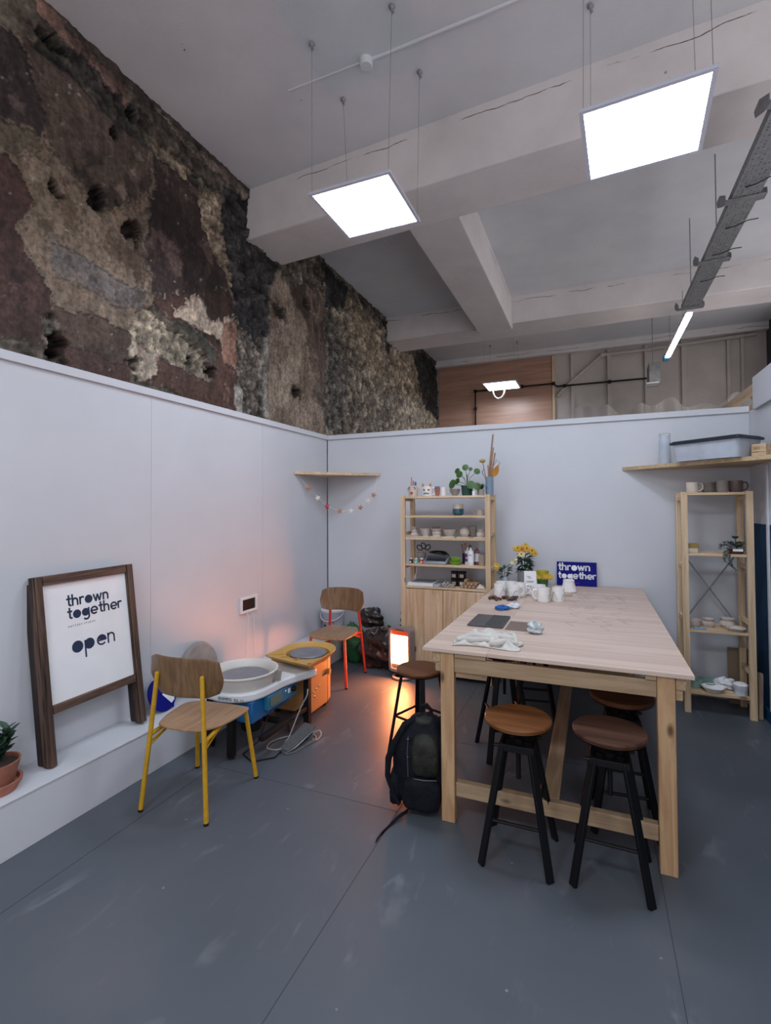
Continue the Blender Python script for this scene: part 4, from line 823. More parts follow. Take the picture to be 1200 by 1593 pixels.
o = part('front_pocket', camo, t, pk(.04, -.09, .31, .07, .045, .105), label='dark camouflage front pocket'); crumple(o, .02, .05)
o = part('front_pocket', nylon, t, pk(.02, -.095, .12, .10, .05, .085)); crumple(o, .02, .05)
o = part('side_pocket', nylon, t, pk(-.13, -.01, .10, .035, .07, .085)); crumple(o, .015, .04)
o = part('top_flap', camo, t, pk(.03, -.01, .455, .06, .055, .03, .8)); crumple(o, .02, .04)
part('grab_handle', nylon, t, lambda b: b.tube([(.0, .03, .465), (.0, .03, .51), (.03, .025, .525), (.055, .02, .50), (.055, .02, .46)], .011, 8))
part('shoulder_strap', nylon, t, lambda b: b.grid(lambda u, v: Vector((-.03, -.03, .47)).lerp(Vector((-.10, -.05, .40)), min(u*3, 1)) if u < .33 else Vector((-.10-.075*math.sin((u-.33)*2.4), -.05-.02*math.sin(u*6), .40-.36*(u-.33)/.67)), 1, 1) and None or b.tube([(-.02, -.03, .475), (-.075, -.05, .44), (-.125, -.06, .35), (-.165, -.06, .26), (-.170, -.065, .17), (-.13, -.085, .08), (-.10, -.09, .04)], [.014, .02, .02, .018, .014, .012, .010], 8))
part('strap_end', nylon, t, lambda b: b.grid(lambda u, v: (-.05-.02*math.sin(u*4)-.13*u, -.11-.24*u+.018*(v-.5)*2*.8, .006+.05*max(.35-u, 0)+.004*math.sin(u*9)+.005*v), 16, 1), solid=.003)
part('zip', mat('zip_grey', (.10, .10, .11), .4, .5), t, lambda b: (b.tube([(-.05, -.095, .40), (-.055, -.105, .32), (-.05, -.11, .2)], .003, 6), b.ball((-.05, -.105, .39), .007), b.ball((-.052, -.108, .30), .006), b.tube([(-.02, -.125, .2), (.04, -.14, .205), (.10, -.12, .2)], .003, 6)))

# ------------------------------------------------------------ shelving units
dot = mat('peg_hole', (.06, .04, .03), .9)
def shelving(name, label, x0, x1, zs, top, rungs, doors=None, brace=False):
    t = thing(name, label, 'shelving', (0, 0, 0)); pw = .044; y0, y1 = 4.44, 4.74
    for xa, s in ((x0, 1), (x1-pw, -1)):
        for ya in (y0, y1-.032):
            def post(b):
                b.box(xa, xa+pw, ya, ya+.032, 0, top)
                b.mat(1); z = .15
                while z < top-.04:
                    for xx, ss in ((xa, -1), (xa+pw, 1)):
                        n0 = len(b.v); b.lathe([(0, 0), (.0035, 0), (.0035, .0004), (0, .0004)], n=6); b.xf(Matrix.Translation((xx, ya+.016, z)) @ Matrix.Rotation(R(90*ss), 4, 'Y'), n0)
                    z += .032
            part('post', [pine_z, dot], t, post, bevel=0)
        for z in rungs: part('rung', pine_y, t, lambda b: b.box(xa+.008, xa+pw-.008, y0+.0325, y1-.0325, z-.03, z), bevel=.002)
    for z in zs: part('shelf', pine_x, t, lambda b: b.box(x0+pw+.001, x1-pw-.001, y0+.006, y1-.006, z-.020, z), bevel=.002)
    if doors:
        xm = -1.296; za, zb = .10, .824
        for a, c in ((x0+pw+.003, xm-.0022), (xm+.0022, x1-pw-.003)): part('door', pine_door, t, lambda b: b.box(a, c, y0-.012, y0+.0055, za, zb), bevel=.003)
        part('side_panel', pine_z, t, lambda b: (b.box(x0+pw+.001, x0+pw+.012, y0+.007, y1-.04, .11, .827), b.box(x1-pw-.012, x1-pw-.001, y0+.007, y1-.04, .11, .827)))
        part('plinth_rail', pine_x, t, lambda b: b.box(x0+pw+.002, x1-pw-.002, y0+.004, y0+.022, .035, .075), bevel=.002)
    if brace: part('cross_brace', steel, t, lambda b: (b.bar((x0+pw*.5, y1+.003, 1.24), (x1-pw*.5, y1+.003, .60), .012, .003, (0, 1, 0)), b.bar((x1-pw*.5, y1+.007, 1.24), (x0+pw*.5, y1+.007, .60), .012, .003, (0, 1, 0)), b.ball(((x0+x1)/2, y1+.004, .92), .012, (1, .5, 1))))
    return t
shelving('shelving_unit', 'pale pine shelving unit with cupboard doors below, crowded with pottery', -1.715, -.853, (1.704, 1.520, 1.310, 1.059, .849, .096), 1.712, (1.69, 1.36, 1.04, .70, .3), doors=True)
shelving('shelving_unit', 'narrow open pine shelving unit with steel cross brace by blue wall', .642, 1.112, (1.700, 1.228, .640, .163), 1.706, (1.67, 1.14, .72, .35, .12), brace=True)

def tri(name, label, P, z0, z1, m):
    b = MB(); b.prism(P, z0, z1); return tag(b.build(name, m, bevel=.002), label, 'shelf')
tri('corner_shelf', 'small triangular pine shelf in the left corner with star garland below', [(-2.757, 4.184), (-2.10, 4.839), (-2.757, 4.839)], 1.937, 1.967, pine_x)
tri('corner_shelf', 'large triangular pine shelf high in the right corner holding a plastic box', [(.249, 4.857), (1.197, 4.032), (1.197, 4.857)], 1.914, 1.945, wood('corner_shelf_pine', (.52, .40, .24), (.40, .27, .15), 'x'))
# star garland
t = thing('star_garland', 'string garland of copper, cream and red stars hanging below left corner shelf', 'garland', (0, 0, 0))
SP = [(-2.70, 4.37, 1.80), (-2.62, 4.42, 1.70), (-2.54, 4.47, 1.615), (-2.43, 4.54, 1.565), (-2.33, 4.60, 1.565), (-2.25, 4.66, 1.60), (-2.18, 4.70, 1.67), (-2.135, 4.745, 1.73)]
cop = mat('copper_paper', (.45, .20, .12), .5); crm = mat('cream_paper', (.75, .70, .58), .6); rdp = mat('red_paper', (.50, .03, .07), .5)
part('string', crm, t, lambda b: b.tube([(-2.74, 4.22, 1.936)]+SP+[(-2.115, 4.80, 1.936)], .0012, 5))
for p, m in zip(SP, (cop, crm, rdp, cop, crm, cop, crm, cop)):
    def st(b):
        n0 = len(b.v); P = [(.036*(1 if i % 2 == 0 else .42)*math.sin(PI*i/5), .036*(1 if i % 2 == 0 else .42)*math.cos(PI*i/5)) for i in range(10)]
        vs = [(x, 0, y) for x, y in P]+[(0, -.007, 0), (0, .007, 0)]
        b.add(vs, [(i, (i+1) % 10, 10) for i in range(10)]+[((i+1) % 10, i, 11) for i in range(10)])
        b.xf(Matrix.Translation((p[0], p[1]-.004, p[2])) @ Matrix.Rotation(R(33), 4, 'Z') @ Matrix.Rotation(R(p[0]*90), 4, 'Y'), n0)
    part('star', m, t, st, smooth=False)
# ------------------------------------------------------------ pots and small things
def pot(name, label, cat, m, prof, c, n=28, group=None, parts=(), rz=0):
    t = None
    b = MB(); b.lathe(prof, n=n)
    if parts:
        t = thing(name, label, cat, c, rz, group); b.build('body', m, t)
        for nm, mm, fn in parts: part(nm, mm, t, fn)
        return t
    o = b.build(name, m, loc=c); return tag(o, label, cat, group)
def cup(r, h, w=.005, foot=.9, lip=1.0): return [(0, 0), (r*foot, 0), (r, h*.15), (r, h*.8), (r*lip, h), (r*lip-w, h), (r-w, h*.8), (r-w, h*.2), (0, h*.12)]
def bowl(r, h, w=.005, foot=.45): return [(0, 0), (r*foot, 0), (r*foot, h*.08), (r*.8, h*.45), (r, h), (r-w, h), (r*.8-w, h*.5), (r*foot, h*.2), (0, h*.18)]
def handle(r, h, a=0, k=.7, th=.006): 
    return lambda b: b.tube([(math.cos(a)*(r-.002+d), math.sin(a)*(r-.002+d), z) for d, z in ((0, h*.82), (r*k*.7, h*.86), (r*k, h*.62), (r*k*.9, h*.36), (r*k*.45, h*.2), (0, h*.2))], th, 8)
DY = 4.555
# top of the shelving unit
Zt = 1.7045
def facemug(b): pass
skin = mat('cream_glaze', (.58, .50, .42), .4, var=.06); redg = mat('red_glaze', (.45, .03, .03), .35); blackg = mat('black_glaze', (.015, .012, .012), .35); blueg = mat('blue_glaze', (.05, .13, .33), .35); orangeg = mat('orange_glaze', (.50, .18, .05), .4)
t = thing('face_mug', 'cream face mug with red lips and glasses holding brushes, left end of top shelf', 'mug', (-1.625, DY, Zt))
part('body', skin, t, lambda b: b.lathe([(0, 0), (.040, 0), (.046, .02), (.048, .06), (.042, .105), (.038, .105), (.040, .07), (0, .02)], n=28))
part('lips', redg, t, lambda b: (b.ball((.0, -.046, .030), .016, (1, .5, .5)), b.ball((0, -.046, .042), .013, (1, .5, .4))), label='big red lips')
part('glasses', blackg, t, lambda b: [b.tube([(s*.019+.016*math.cos(a), -.046+.008*abs(s), .078+.011*math.sin(a)) for a in [2*PI*i/14 for i in range(14)]], .0035, 6, True) for s in (-1, 1)])
part('ear', skin, t, lambda b: [b.tube([(s*.044, 0, .085), (s*.062, 0, .08), (s*.058, 0, .055), (s*.045, 0, .05)], .006, 8) for s in (-1, 1)])
for k, (dx, h, m) in enumerate(((-.012, .19, orangeg), (.004, .155, redg), (.02, .145, blueg), (.028, .14, blueg), (-.024, .14, clay))):
    tag(part('pen', m, None, lambda b: b.tube([(-1.625+dx*.6, DY+.004*k-.01, Zt+.03), (-1.625+dx*1.1, DY+.004*k-.01, Zt+h)], .0055, 8)), ['tallest thin pen standing in the cream face mug', 'short red pen in the cream face mug', 'dark blue pen in the face mug, inner one', 'dark blue pen in the face mug, right edge', 'clay-coloured stick in face mug, left edge'][k], 'pen', 'pens in the face mug')
t = thing('cat_mug', 'white cat-eared mug with sad eyes and blue mouth, beside the face mug', 'mug', (-1.475, DY, Zt))
part('body', ceram, t, lambda b: b.lathe(cup(.049, .098), n=28))
part('ear', orangeg, t, lambda b: [b.prism([(-.014, 0), (.014, 0), (s*.008, .036)], -.003, .003, Matrix(((1, 0, 0, s*.034), (0, 0, 1, -.034), (0, 1, 0, .094), (0, 0, 0, 1)))) for s in (-1, 1)])
part('eye', orangeg, t, lambda b: [b.ball((s*.021, -.045+.004, .062), .014, (1, .4, .75)) for s in (-1, 1)])
part('pupil', blackg, t, lambda b: [b.ball((s*.021, -.050+.004, .059), .008, (1.1, .4, .7)) for s in (-1, 1)])
part('mouth', blueg, t, lambda b: b.tube([(-.026, -.043, .022), (-.012, -.049, .030), (0, -.050, .027), (.012, -.049, .030), (.026, -.043, .022)], .006, 8))
part('handle', ceram, t, handle(.049, .098, 0))
pot('clay_cone', 'small brown clay cone vessel with a blue rim between the cat mug and white cup', 'pot', terra, [(0, 0), (.016, 0), (.028, .07), (.024, .085), (.018, .07), (0, .03)], (-1.378, DY, Zt), parts=[('rim', blueg, lambda b: b.lathe([(.018, .082), (.026, .082), (.022, .094), (.016, .09)], n=20))])
pot('white_cup', 'small plain white cup right of the brown clay cone', 'cup', ceram, cup(.027, .085), (-1.318, DY, Zt))
pot('dark_bowl', 'small dark grey bowl on top shelf, left of green plant pot', 'bowl', clay_d, bowl(.052, .065), (-1.205, DY, Zt))
dkg = mat('dark_green_pot', (.010, .055, .038), .35, var=.1)
t = thing('potted_plant', 'round-leaved green plant in dark green pot on top of shelving', 'potted plant', (-1.087, DY, Zt))
part('pot', dkg, t, lambda b: b.lathe([(0, 0), (.045, 0), (.058, .095), (.053, .095), (.05, .08), (0, .08)]))
part('soil', soil, t, lambda b: b.lathe([(0, .0805), (.049, .081), (0, .086)]))
LV = [(-.13, -.05, .11, .052, .9), (.05, -.055, .10, .046, .7), (.105, -.04, .085, .042, .6), (-.065, -.03, .20, .040, .3), (-.09, -.01, .235, .033, .2), (-.01, -.02, .265, .036, .1), (.10, -.02, .225, .034, .2), (.035, .0, .25, .022, .1), (-.10, .02, .14, .035, .4)]
part('stem', mat('plant_stem', (.05, .09, .03), .6), t, lambda b: [b.tube([(0, 0, .08), (x*.3, y*.3, .08+(z-.08)*.6), (x, y, z)], .0025, 6) for x, y, z, r, k in LV]+[b.tube([(0, 0, .08), (0, 0, .2)], .005, 6)])
for x, y, z, r, k in LV: part('leaf', leafg, t, lambda b: b.lathe([(0, .003), (r*.52, .002), (r*.88, 0), (r*.52, -.0015), (0, -.001)], n=20).xf(Matrix.Translation((x, y, z)) @ Matrix.Rotation(R(72), 4, 'X') @ Matrix.Rotation(R(x*260), 4, 'Y')))
pot('tiny_cup', 'tiny white cup between green and small dark plant pots', 'cup', ceram, cup(.014, .042), (-1.013, 4.50, Zt), n=16)
t = thing('potted_plant', 'spiky little succulent in small dark pot on top shelf near blue vase', 'potted plant', (-.958, DY, Zt))
part('pot', clay_d, t, lambda b: b.lathe(cup(.032, .058)))
part('foliage', leafd, t, lambda b: [b.leaf((0, 0, .05), (math.cos(k*2.4), math.sin(k*2.4), .5+k*.09), .075, .012, curl=.1) for k in range(20)])
t = thing('tall_vase', 'tall pale blue vase of sticks on the right end of top shelf', 'vase', (-.885, 4.60, Zt+.008))
part('body', mat('pale_blue_glaze', (.19, .26, .34), .3, var=.1), t, lambda b: b.lathe(cup(.038, .165)))
stick = mat('dry_stick', (.30, .17, .10), .7, var=.2); vx, vy = -.885, 4.60
for k, (tx, tz, r, lb) in enumerate(((-.845, 2.272, .0075, 'longest wooden rod rising from the pale blue vase'), (-.850, 2.15, .006, 'second longest wooden rod in the pale blue vase'), (-.842, 2.10, .0065, 'wooden rod in blue vase, just right of the longest two'), (-.900, 1.99, .005, 'short rod leaning left in the pale blue vase'), (-.875, 2.03, .005, 'middle short rod in the pale blue vase'), (-.855, 2.0, .005, 'short rod beside the orange leaf in the blue vase'))):
    tag(part('wooden_rod', stick, None, lambda b: b.tube([(vx-.022+.0085*k, vy-.012+.005*k, Zt+.03), (tx+.006*(k if k < 3 else 0), vy-.012+.006*k, tz)], r, 8)), lb, 'stick', 'sticks in the blue vase')
t = thing('dried_flower', 'dried yellow pompom flower standing in the blue vase', 'dried flower', (vx, vy, Zt))
part('stem', stick, t, lambda b: b.tube([(0, .01, .03), (-.03, 0, .15), (-.06, -.01, .32)], .004, 6))
part('head', mat('dried_yellow', (.42, .30, .09), .8, bump=.6), t, lambda b: b.ball((-.062, -.01, .325), .030, (1, 1, .6)))
t = thing('dried_leaf', 'curled orange dried leaf at right of the blue vase', 'dried leaf', (vx, vy, Zt))
part('blade', mat('dried_orange', (.50, .22, .03), .6, var=.2), t, lambda b: (b.leaf((.03, 0, .17), (.5, -.1, .9), .13, .06, up=(0, 1, 0), curl=.2), b.leaf((.01, 0, .17), (.2, -.2, .9), .10, .05, up=(0, 1, 0), curl=-.2)))
part('stem', stick, t, lambda b: b.tube([(0, 0, .04), (.03, 0, .18)], .003, 6))
t = thing('curly_twig', 'dark curly dried twig arching from the blue vase', 'twig', (vx, vy, Zt))
part('stem', clay_d, t, lambda b: (b.tube([(0, 0, .04), (.02, 0, .2), (.035, 0, .27), (.07, 0, .33), (.10, 0, .30), (.06, 0, .25), (.05, 0, .20)], .004, 6), b.tube([(0, .0, .04), (-.04, 0, .17), (-.07, 0, .22), (-.05, 0, .25)], .006, 6)))
# second shelf
tealc = mat('teal_glaze', (.012, .075, .095), .2, var=.3, vs=20, coat=.3)
t = thing('glazed_cup', 'large cup dipped in teal glaze with cream top, alone on second shelf', 'cup', (-1.175, DY, 1.5205))
part('body', tealc, t, lambda b: b.lathe([(0, 0), (.036, 0), (.052, .018), (.054, .062), (0, .062)], n=32))
part('cream_band', skin, t, lambda b: b.lathe([(0.02, .0622), (.0535, .0622), (.050, .105), (.046, .105), (.045, .075), (0.02, .07)], n=32), label='cream unglazed upper band')
t = thing('clay_jug', 'small raw clay jug at right end of second shelf', 'jug', (-.965, DY, 1.5205))
part('body', clay, t, lambda b: b.lathe(cup(.033, .055))); part('handle', clay, t, handle(.033, .055, PI, 1.0, .004))
# third shelf, raw clay
def onbat(x, lb, prof, y=DY, m=clay, w=.11, extra=None, kind='clay_pot'):
    tag(part('wooden_bat', mat('pale_board', (.56, .48, .40), .8, var=.1), None, lambda b: b.box(x-w/2, x+w/2, y-.07, y+.07, 1.3105, 1.3205), bevel=.002), 'small board under the '+lb, 'board', 'small boards under the raw clay pots')
    return pot(kind, lb+' on third shelf', 'pot', m, prof, (x, y, 1.3210), parts=extra or ())
onbat(-1.615, 'stacked ring-shaped clay pot, leftmost', [(0, 0), (.036, 0), (.040, .014), (.030, .03), (.036, .045), (.026, .06), (.030, .075), (.018, .088), (.014, .088), (0, .06)])
onbat(-1.500, 'wide plain clay bowl, second from left', bowl(.056, .072, .006, .55))
onbat(-1.388, 'footed flaring clay bowl, third from left', [(0, 0), (.044, 0), (.040, .012), (.046, .028), (.042, .04), (.058, .072), (.052, .072), (.036, .045), (0, .035)])
onbat(-1.258, 'widest raw clay bowl, fourth from left', bowl(.068, .066, .006, .5), w=.13)
onbat(-1.115, 'round closed clay ball pot, second from right', [(0, 0), (.028, 0), (.044, .025), (.047, .045), (.038, .072), (.014, .086), (.008, .086), (.006, .07)], w=.12)
onbat(-.962, 'low clay pot with collar, rightmost', [(0, 0), (.036, 0), (.042, .02), (.034, .042), (.026, .048), (.03, .072), (.024, .072), (0, .03)])
for x, y, lb, s in ((-1.43, 4.66, 'dark grey clay cup behind the second bowl on third shelf', 1), (-1.06, 4.64, 'dark grey clay cup behind the ball pot on third shelf', 1.1)):
    pot('clay_cup', lb, 'cup', clay_d, cup(.04*s, .095*s), (x, y, 1.3105))
# fourth shelf
Z4 = 1.0595
t = thing('scissor_pot', 'small brown clay pot holding black scissors, left on fourth shelf', 'pot', (-1.565, 4.62, Z4)); part('body', clay_d, t, lambda b: b.lathe(cup(.045, .095)))
t = thing('scissors', 'black-handled scissors standing in the brown clay pot', 'scissors', (-1.555, 4.62, Z4))
part('blade', chrome, t, lambda b: b.bar((-.01, 0, .02), (0, 0, .12), .003, .012))
part('handle', blackp, t, lambda b: [b.tube([(cx+.022*math.cos(a)*math.cos(tl)-.030*math.sin(a)*math.sin(tl), 0, cz+.022*math.cos(a)*math.sin(tl)+.030*math.sin(a)*math.cos(tl)) for a in [2*PI*i/14 for i in range(14)]], .005, 6, True) for cx, cz, tl in ((.01, .16, .3), (.055, .145, -.7), (-.03, .14, .9))])
for k, (x, m, lb) in enumerate(((-1.632, blackg, 'little black glaze jar at the far left of fourth shelf'), (-1.578, mat('turquoise_glaze', (.10, .42, .38), .3), 'little turquoise glaze jar in front of the scissor pot'), (-1.523, redg, 'little dark red glaze jar left of the scales'))):
    t = thing('glaze_jar', lb, 'jar', (x, 4.50, Z4)); part('jar', m, t, lambda b: b.lathe([(0, 0), (.018, 0), (.018, .034), (.014, .04), (0, .04)], n=18)); part('lid', white_gl, t, lambda b: b.lathe([(0, .0402), (.015, .0402), (.015, .05), (0, .05)], n=18)); part('label', white_gl, t, lambda b: b.box(-.008, .008, -.0195, -.0175, .006, .02))
t = thing('weighing_scales', 'silver-grey electronic scales with dark display on fourth shelf', 'scales', (-1.385, 4.55, Z4))
part('base', mat('scale_silver', (.30, .32, .35), .4, .3), t, lambda b: b.prism([(-.09, .0), (.085, .0), (.085, .06), (.03, .062), (-.09, .022)], -.115, .115, Matrix(((0, 0, 1, 0), (1, 0, 0, 0), (0, 1, 0, 0), (0, 0, 0, 1)))), bevel=.006)
part('display', mat('scale_display', (.02, .025, .035), .3), t, lambda b: b.box(-.092, .098, -.028, .028, 0, .003).xf(Matrix.Translation((0, -.042, .041)) @ Matrix.Rotation(R(18.5), 4, 'X')))
part('plate', steel, t, lambda b: b.box(-.105, .105, .0, .085, .066, .074), bevel=.003)
tag(part('black_cable', blackp, None, lambda b: b.tube([(-1.385+.10*math.cos(a*1.0)*(1-.02*a), 4.60+.04*math.sin(a), Z4+.078+.022*abs(math.sin(a*.55))+.0008*a) for a in [i*.35 for i in range(50)]], .005, 6)), 'coiled black cable lying on top of the scales', 'cable')
limeg = mat('lime_glaze', (.20, .42, .03), .35, var=.1)
t = thing('lime_bowl', 'bright lime green bowl stack right of the scales', 'bowl', (-1.195, 4.51, Z4)); part('body', limeg, t, lambda b: (b.lathe(bowl(.058, .035)), b.lathe([(0, 0), (.034, 0), (.046, .03), (.042, .03), (0, .01)], (0, 0, .036), 28)))
pot('paint_palette', 'pale dish beneath the lime green bowls', 'dish', clay, [(0, 0), (.03, 0), (.03, -.0), (0, .0)], (-1.195, 4.60, Z4)) if False else None
t = thing('brush_jar', 'dark jar crammed with brown brushes on fourth shelf', 'jar', (-1.118, 4.63, Z4)); part('body', mat('navy_jar', (.02, .02, .05), .3), t, lambda b: b.lathe(cup(.040, .10)))
for k in range(7):
    a = k*.9; tag(part('brush', stick, None, lambda b: (b.tube([(-1.118+.01*math.cos(a), 4.63+.01*math.sin(a), Z4+.03), (-1.118+.045*math.cos(a), 4.63+.035*math.sin(a), Z4+.155+.01*(k % 3))], .0035, 6), b.ball((-1.118+.047*math.cos(a), 4.63+.036*math.sin(a), Z4+.165+.01*(k % 3)), .008, (.8, .8, 1.6), 8, 6))), 'brown-handled brush standing in the dark jar beside the white bottles', 'brush', 'brushes in the dark jar')
purp = mat('purple_label', (.13, .05, .16), .5); mauve = mat('mauve_plastic', (.20, .09, .13), .4)
for x, y, m, lb, lm in ((-1.085, 4.55, white_gl, 'white squeeze bottle with purple label, left of the tallest bottle', purp), (-1.045, 4.50, white_gl, 'front white squeeze bottle, widest of the bottles on fourth shelf', None), (-1.005, 4.58, mauve, 'mauve plastic bottle behind the white squeeze bottles', None)):
    t = thing('squeeze_bottle', lb, 'bottle', (x, y, Z4)); part('body', m, t, lambda b: b.lathe([(0, 0), (.026, 0), (.028, .006), (.028, .118), (.024, .132), (.011, .14), (0, .14)], n=24)); part('cap', white_gl if m != mauve else mauve, t, lambda b: b.lathe([(0, .1402), (.012, .1402), (.009, .162), (0, .163)], n=16))
    part('label', lm or paperw, t, lambda b: b.lathe([(.0284, .03), (.0286, .03), (.0286, .105), (.0284, .105)], n=24))
    if m == white_gl: part('logo', purp if lm is None else white_gl, t, lambda b: b.box(-.013, .013, -.0297, -.0283, .094 if lm is None else .06, .100 if lm is None else .07))
for k in range(5): tag(MB().lathe(bowl(.034, .022, .003, .6)).build('small_bowl', skin, loc=(-.944, 4.51, Z4+.0185*k)), ['bottom of the stack of cream bowls at right of fourth shelf', 'second lowest in the stack of cream bowls', 'middle one in the stack of cream bowls', 'second from the top of the cream bowl stack', 'top one in the stack of cream bowls, fourth shelf'][k], 'bowl', 'stack of small cream bowls')
# fifth shelf (cupboard top)
Z5 = .8495
tag(part('flat_box', white_gl, None, lambda b: b.box(-1.655, -1.40, 4.46, 4.66, Z5, Z5+.030), bevel=.002), 'flat white box with printed edge lying left on the cupboard top', 'box')
tag(part('grey_pad', mat('grey_pad_cover', (.20, .21, .21), .6), None, lambda b: b.box(-1.62, -1.42, 4.47, 4.65, Z5+.0305, Z5+.036), bevel=.001), 'thin grey pad lying on the flat white box', 'pad')
tag(part('paper_stack', mat('printed_paper', (.32, .34, .38), .6, var=.7, vs=60), None, lambda b: b.box(-1.395, -1.33, 4.46, 4.60, Z5, Z5+.024), bevel=.001), 'small patterned paper stack right of the flat white box', 'paper')
tag(part('measuring_stick', white_gl, None, lambda b: b.bar((-1.655, 4.675, Z5+.032), (-1.635, 4.70, Z5+.15), .022, .006)), 'white strip standing at the left on cupboard top', 'ruler')
rdm = random.Random(9); patm = mat('speckled_ceramic', (.40, .38, .35), .6, var=.8, vs=70)
for k in range(10):
    x = -1.31+.028*(k % 4)+.006*(k//4); z = Z5+.009+.015*(k//4); y = 4.48+.03*(k//4)*.5+.01*(k % 2); a = rdm.random()*3
    tag(part('ceramic_tool', patm, None, lambda b: b.tube([(x-.02*math.cos(a), y-.03*math.sin(a), z), (x+.02*math.cos(a), y+.03*math.sin(a), z+.004)], .008, 8)), 'short speckled ceramic roll in the pile left of the grey block', 'roller', 'speckled ceramic rolls on the cupboard top')
tag(part('clay_block', clay_d, None, lambda b: b.box(-1.245, -1.195, 4.455, 4.495, Z5, Z5+.035), bevel=.003), 'small grey clay block in front of the black jars', 'block')
jarb = mat('dark_jar_glass', (.02, .015, .014), .2, coat=.5)
for k, (x, y, z) in enumerate(((-1.225, 4.60, 0), (-1.150, 4.60, 0), (-1.225, 4.60, .0705), (-1.150, 4.60, .0705))):
    t = thing('dark_jar', 'black-lidded dark jar, %s of four stacked on cupboard top' % ('lower left', 'lower right', 'upper left', 'upper right')[k], 'jar', (x, y, Z5+z)); part('body', jarb, t, lambda b: b.lathe([(0, 0), (.033, 0), (.035, .004), (.035, .052), (0, .052)], n=24)); part('lid', blackp, t, lambda b: b.lathe([(0, .0522), (.037, .0522), (.037, .068), (0, .068)], n=24))
    part('label', clay if k != 1 else paperw, t, lambda b: b.box(-.018, .018, -.0368, -.034, .012, .042), label='white cat-head sticker' if k == 1 else None)
wd = wood('roller_wood', (.42, .27, .16), (.25, .14, .08), 'y', knots=False)
for k in range(9):
    r_ = k//4; x = -1.115+.036*(k % 4)+.018*r_; z = Z5+.0165+.027*r_
    tag(part('carved_roller', wd, None, lambda b: b.tube([(x-.01, 4.47, z), (x+.01, 4.60, z)], .0155, 10)), 'carved wooden roller in the pile right of the black jars', 'roller', 'wooden rollers piled on the cupboard top')
b = MB(); b.grid(lambda u, v: (-.985+.075*u-.005+.01*math.sin(v*9), 4.462+.06*v, Z5+.004+.028*math.sin(PI*u)*math.sin(PI*min(v*1.2, 1))*(1+.4*math.sin(u*22+v*9))), 22, 12)
tag(b.build('folded_cloth', canvas, solid=.004), 'crinkled cream cloth at the right end of cupboard top', 'cloth')
# ------------------------------------------------------------ narrow shelving contents
gd = mat('dark_stoneware', (.13, .115, .10), .45, var=.35, vs=22)
for k, (x, r, h, m, a, lb) in enumerate(((.738, .042, .083, skin, -.2, 'pale cream mug, leftmost on the narrow shelving top'), (.850, .044, .080, gd, PI-.3, 'dark olive stoneware mug, second from left on narrow shelving top'), (.938, .042, .092, clay_d, PI, 'grey carved mug, third on narrow shelving top'), (1.030, .046, .090, mat('brown_stoneware', (.12, .08, .07), .4, var=.3, vs=22), 0.1, 'wide dark brown mug, rightmost on narrow shelving top'))):
    pot('stoneware_mug', lb, 'mug', m, cup(r, h), (x, 4.55, 1.7065 if False else 1.7005), parts=[('handle', m, handle(r, h, a, .8))])
gb = mat('gold_box', (.30, .20, .05), .45); tag(part('small_box', gb, None, lambda b: b.box(.69, .765, 4.48, 4.56, 1.265, 1.30), bevel=.002), 'small olive gold box at left on the second shelf of narrow unit', 'box')
tag(part('cream_block', skin, None, lambda b: b.box(.69, .757, 4.48, 4.56, 1.2285, 1.2645), bevel=.002), 'cream block under the olive gold box', 'block')
t = thing('potted_plant', 'trailing blue-green succulent in dark red dish on the narrow shelving', 'potted plant', (1.01, 4.50, 1.2285))
part('dish', mat('dark_red_dish', (.10, .02, .02), .4), t, lambda b: b.lathe([(0, 0), (.045, 0), (.058, .04), (.053, .04), (0, .03)], sx=1.0, sy=.8)); part('rim_cloth', paperw, t, lambda b: b.box(-.03, .035, -.05, -.046, .022, .04))
def sc2(b):
    rd = random.Random(8)
    for k in range(90):
        a = rd.random()*6.28; r = rd.random()*.055; b.leaf((math.cos(a)*r, math.sin(a)*r*.7, .04+rd.random()*.045), (math.cos(a), math.sin(a), .6+rd.random()), .024, .014, curl=.2)
    for k in range(60):
        a = rd.random()*6.28; b.leaf((-.07+.025*math.cos(a), -.01+.02*math.sin(a), .03+rd.random()*.06), (math.cos(a), math.sin(a), rd.random()-.3), .022, .013, curl=.2)
part('foliage', leafb, t, sc2)
part('rosette', mat('teal_leaf', (.04, .13, .12), .6), t, lambda b: [b.leaf((-.005, -.01, .115), (math.cos(k*2.4), math.sin(k*2.4), .4+k*.08), .034, .02, curl=.1) for k in range(14)]+[b.tube([(-.005, -.01, .05), (-.005, -.01, .12)], .003, 6)])
def tr(b):
    rd = random.Random(4)
    for j in range(4):
        P = [(-.055-.008*j, -.045, .03), (-.06-.012*j, -.068, .0), (-.05-.014*j, -.07, -.05), (-.045+.015*j, -.07, -.09-.012*j)]; b.tube(P, .0015, 5)
        for i in range(20):
            s = i/19*2.999; q = Vector(P[int(s)]).lerp(Vector(P[int(s)+1]), s-int(s)); a = rd.random()*6.28; b.leaf(q, (math.cos(a), -.2+math.sin(a)*.5, -.3), .016, .010, curl=.1)
part('trailing_stem', leafb, t, tr)
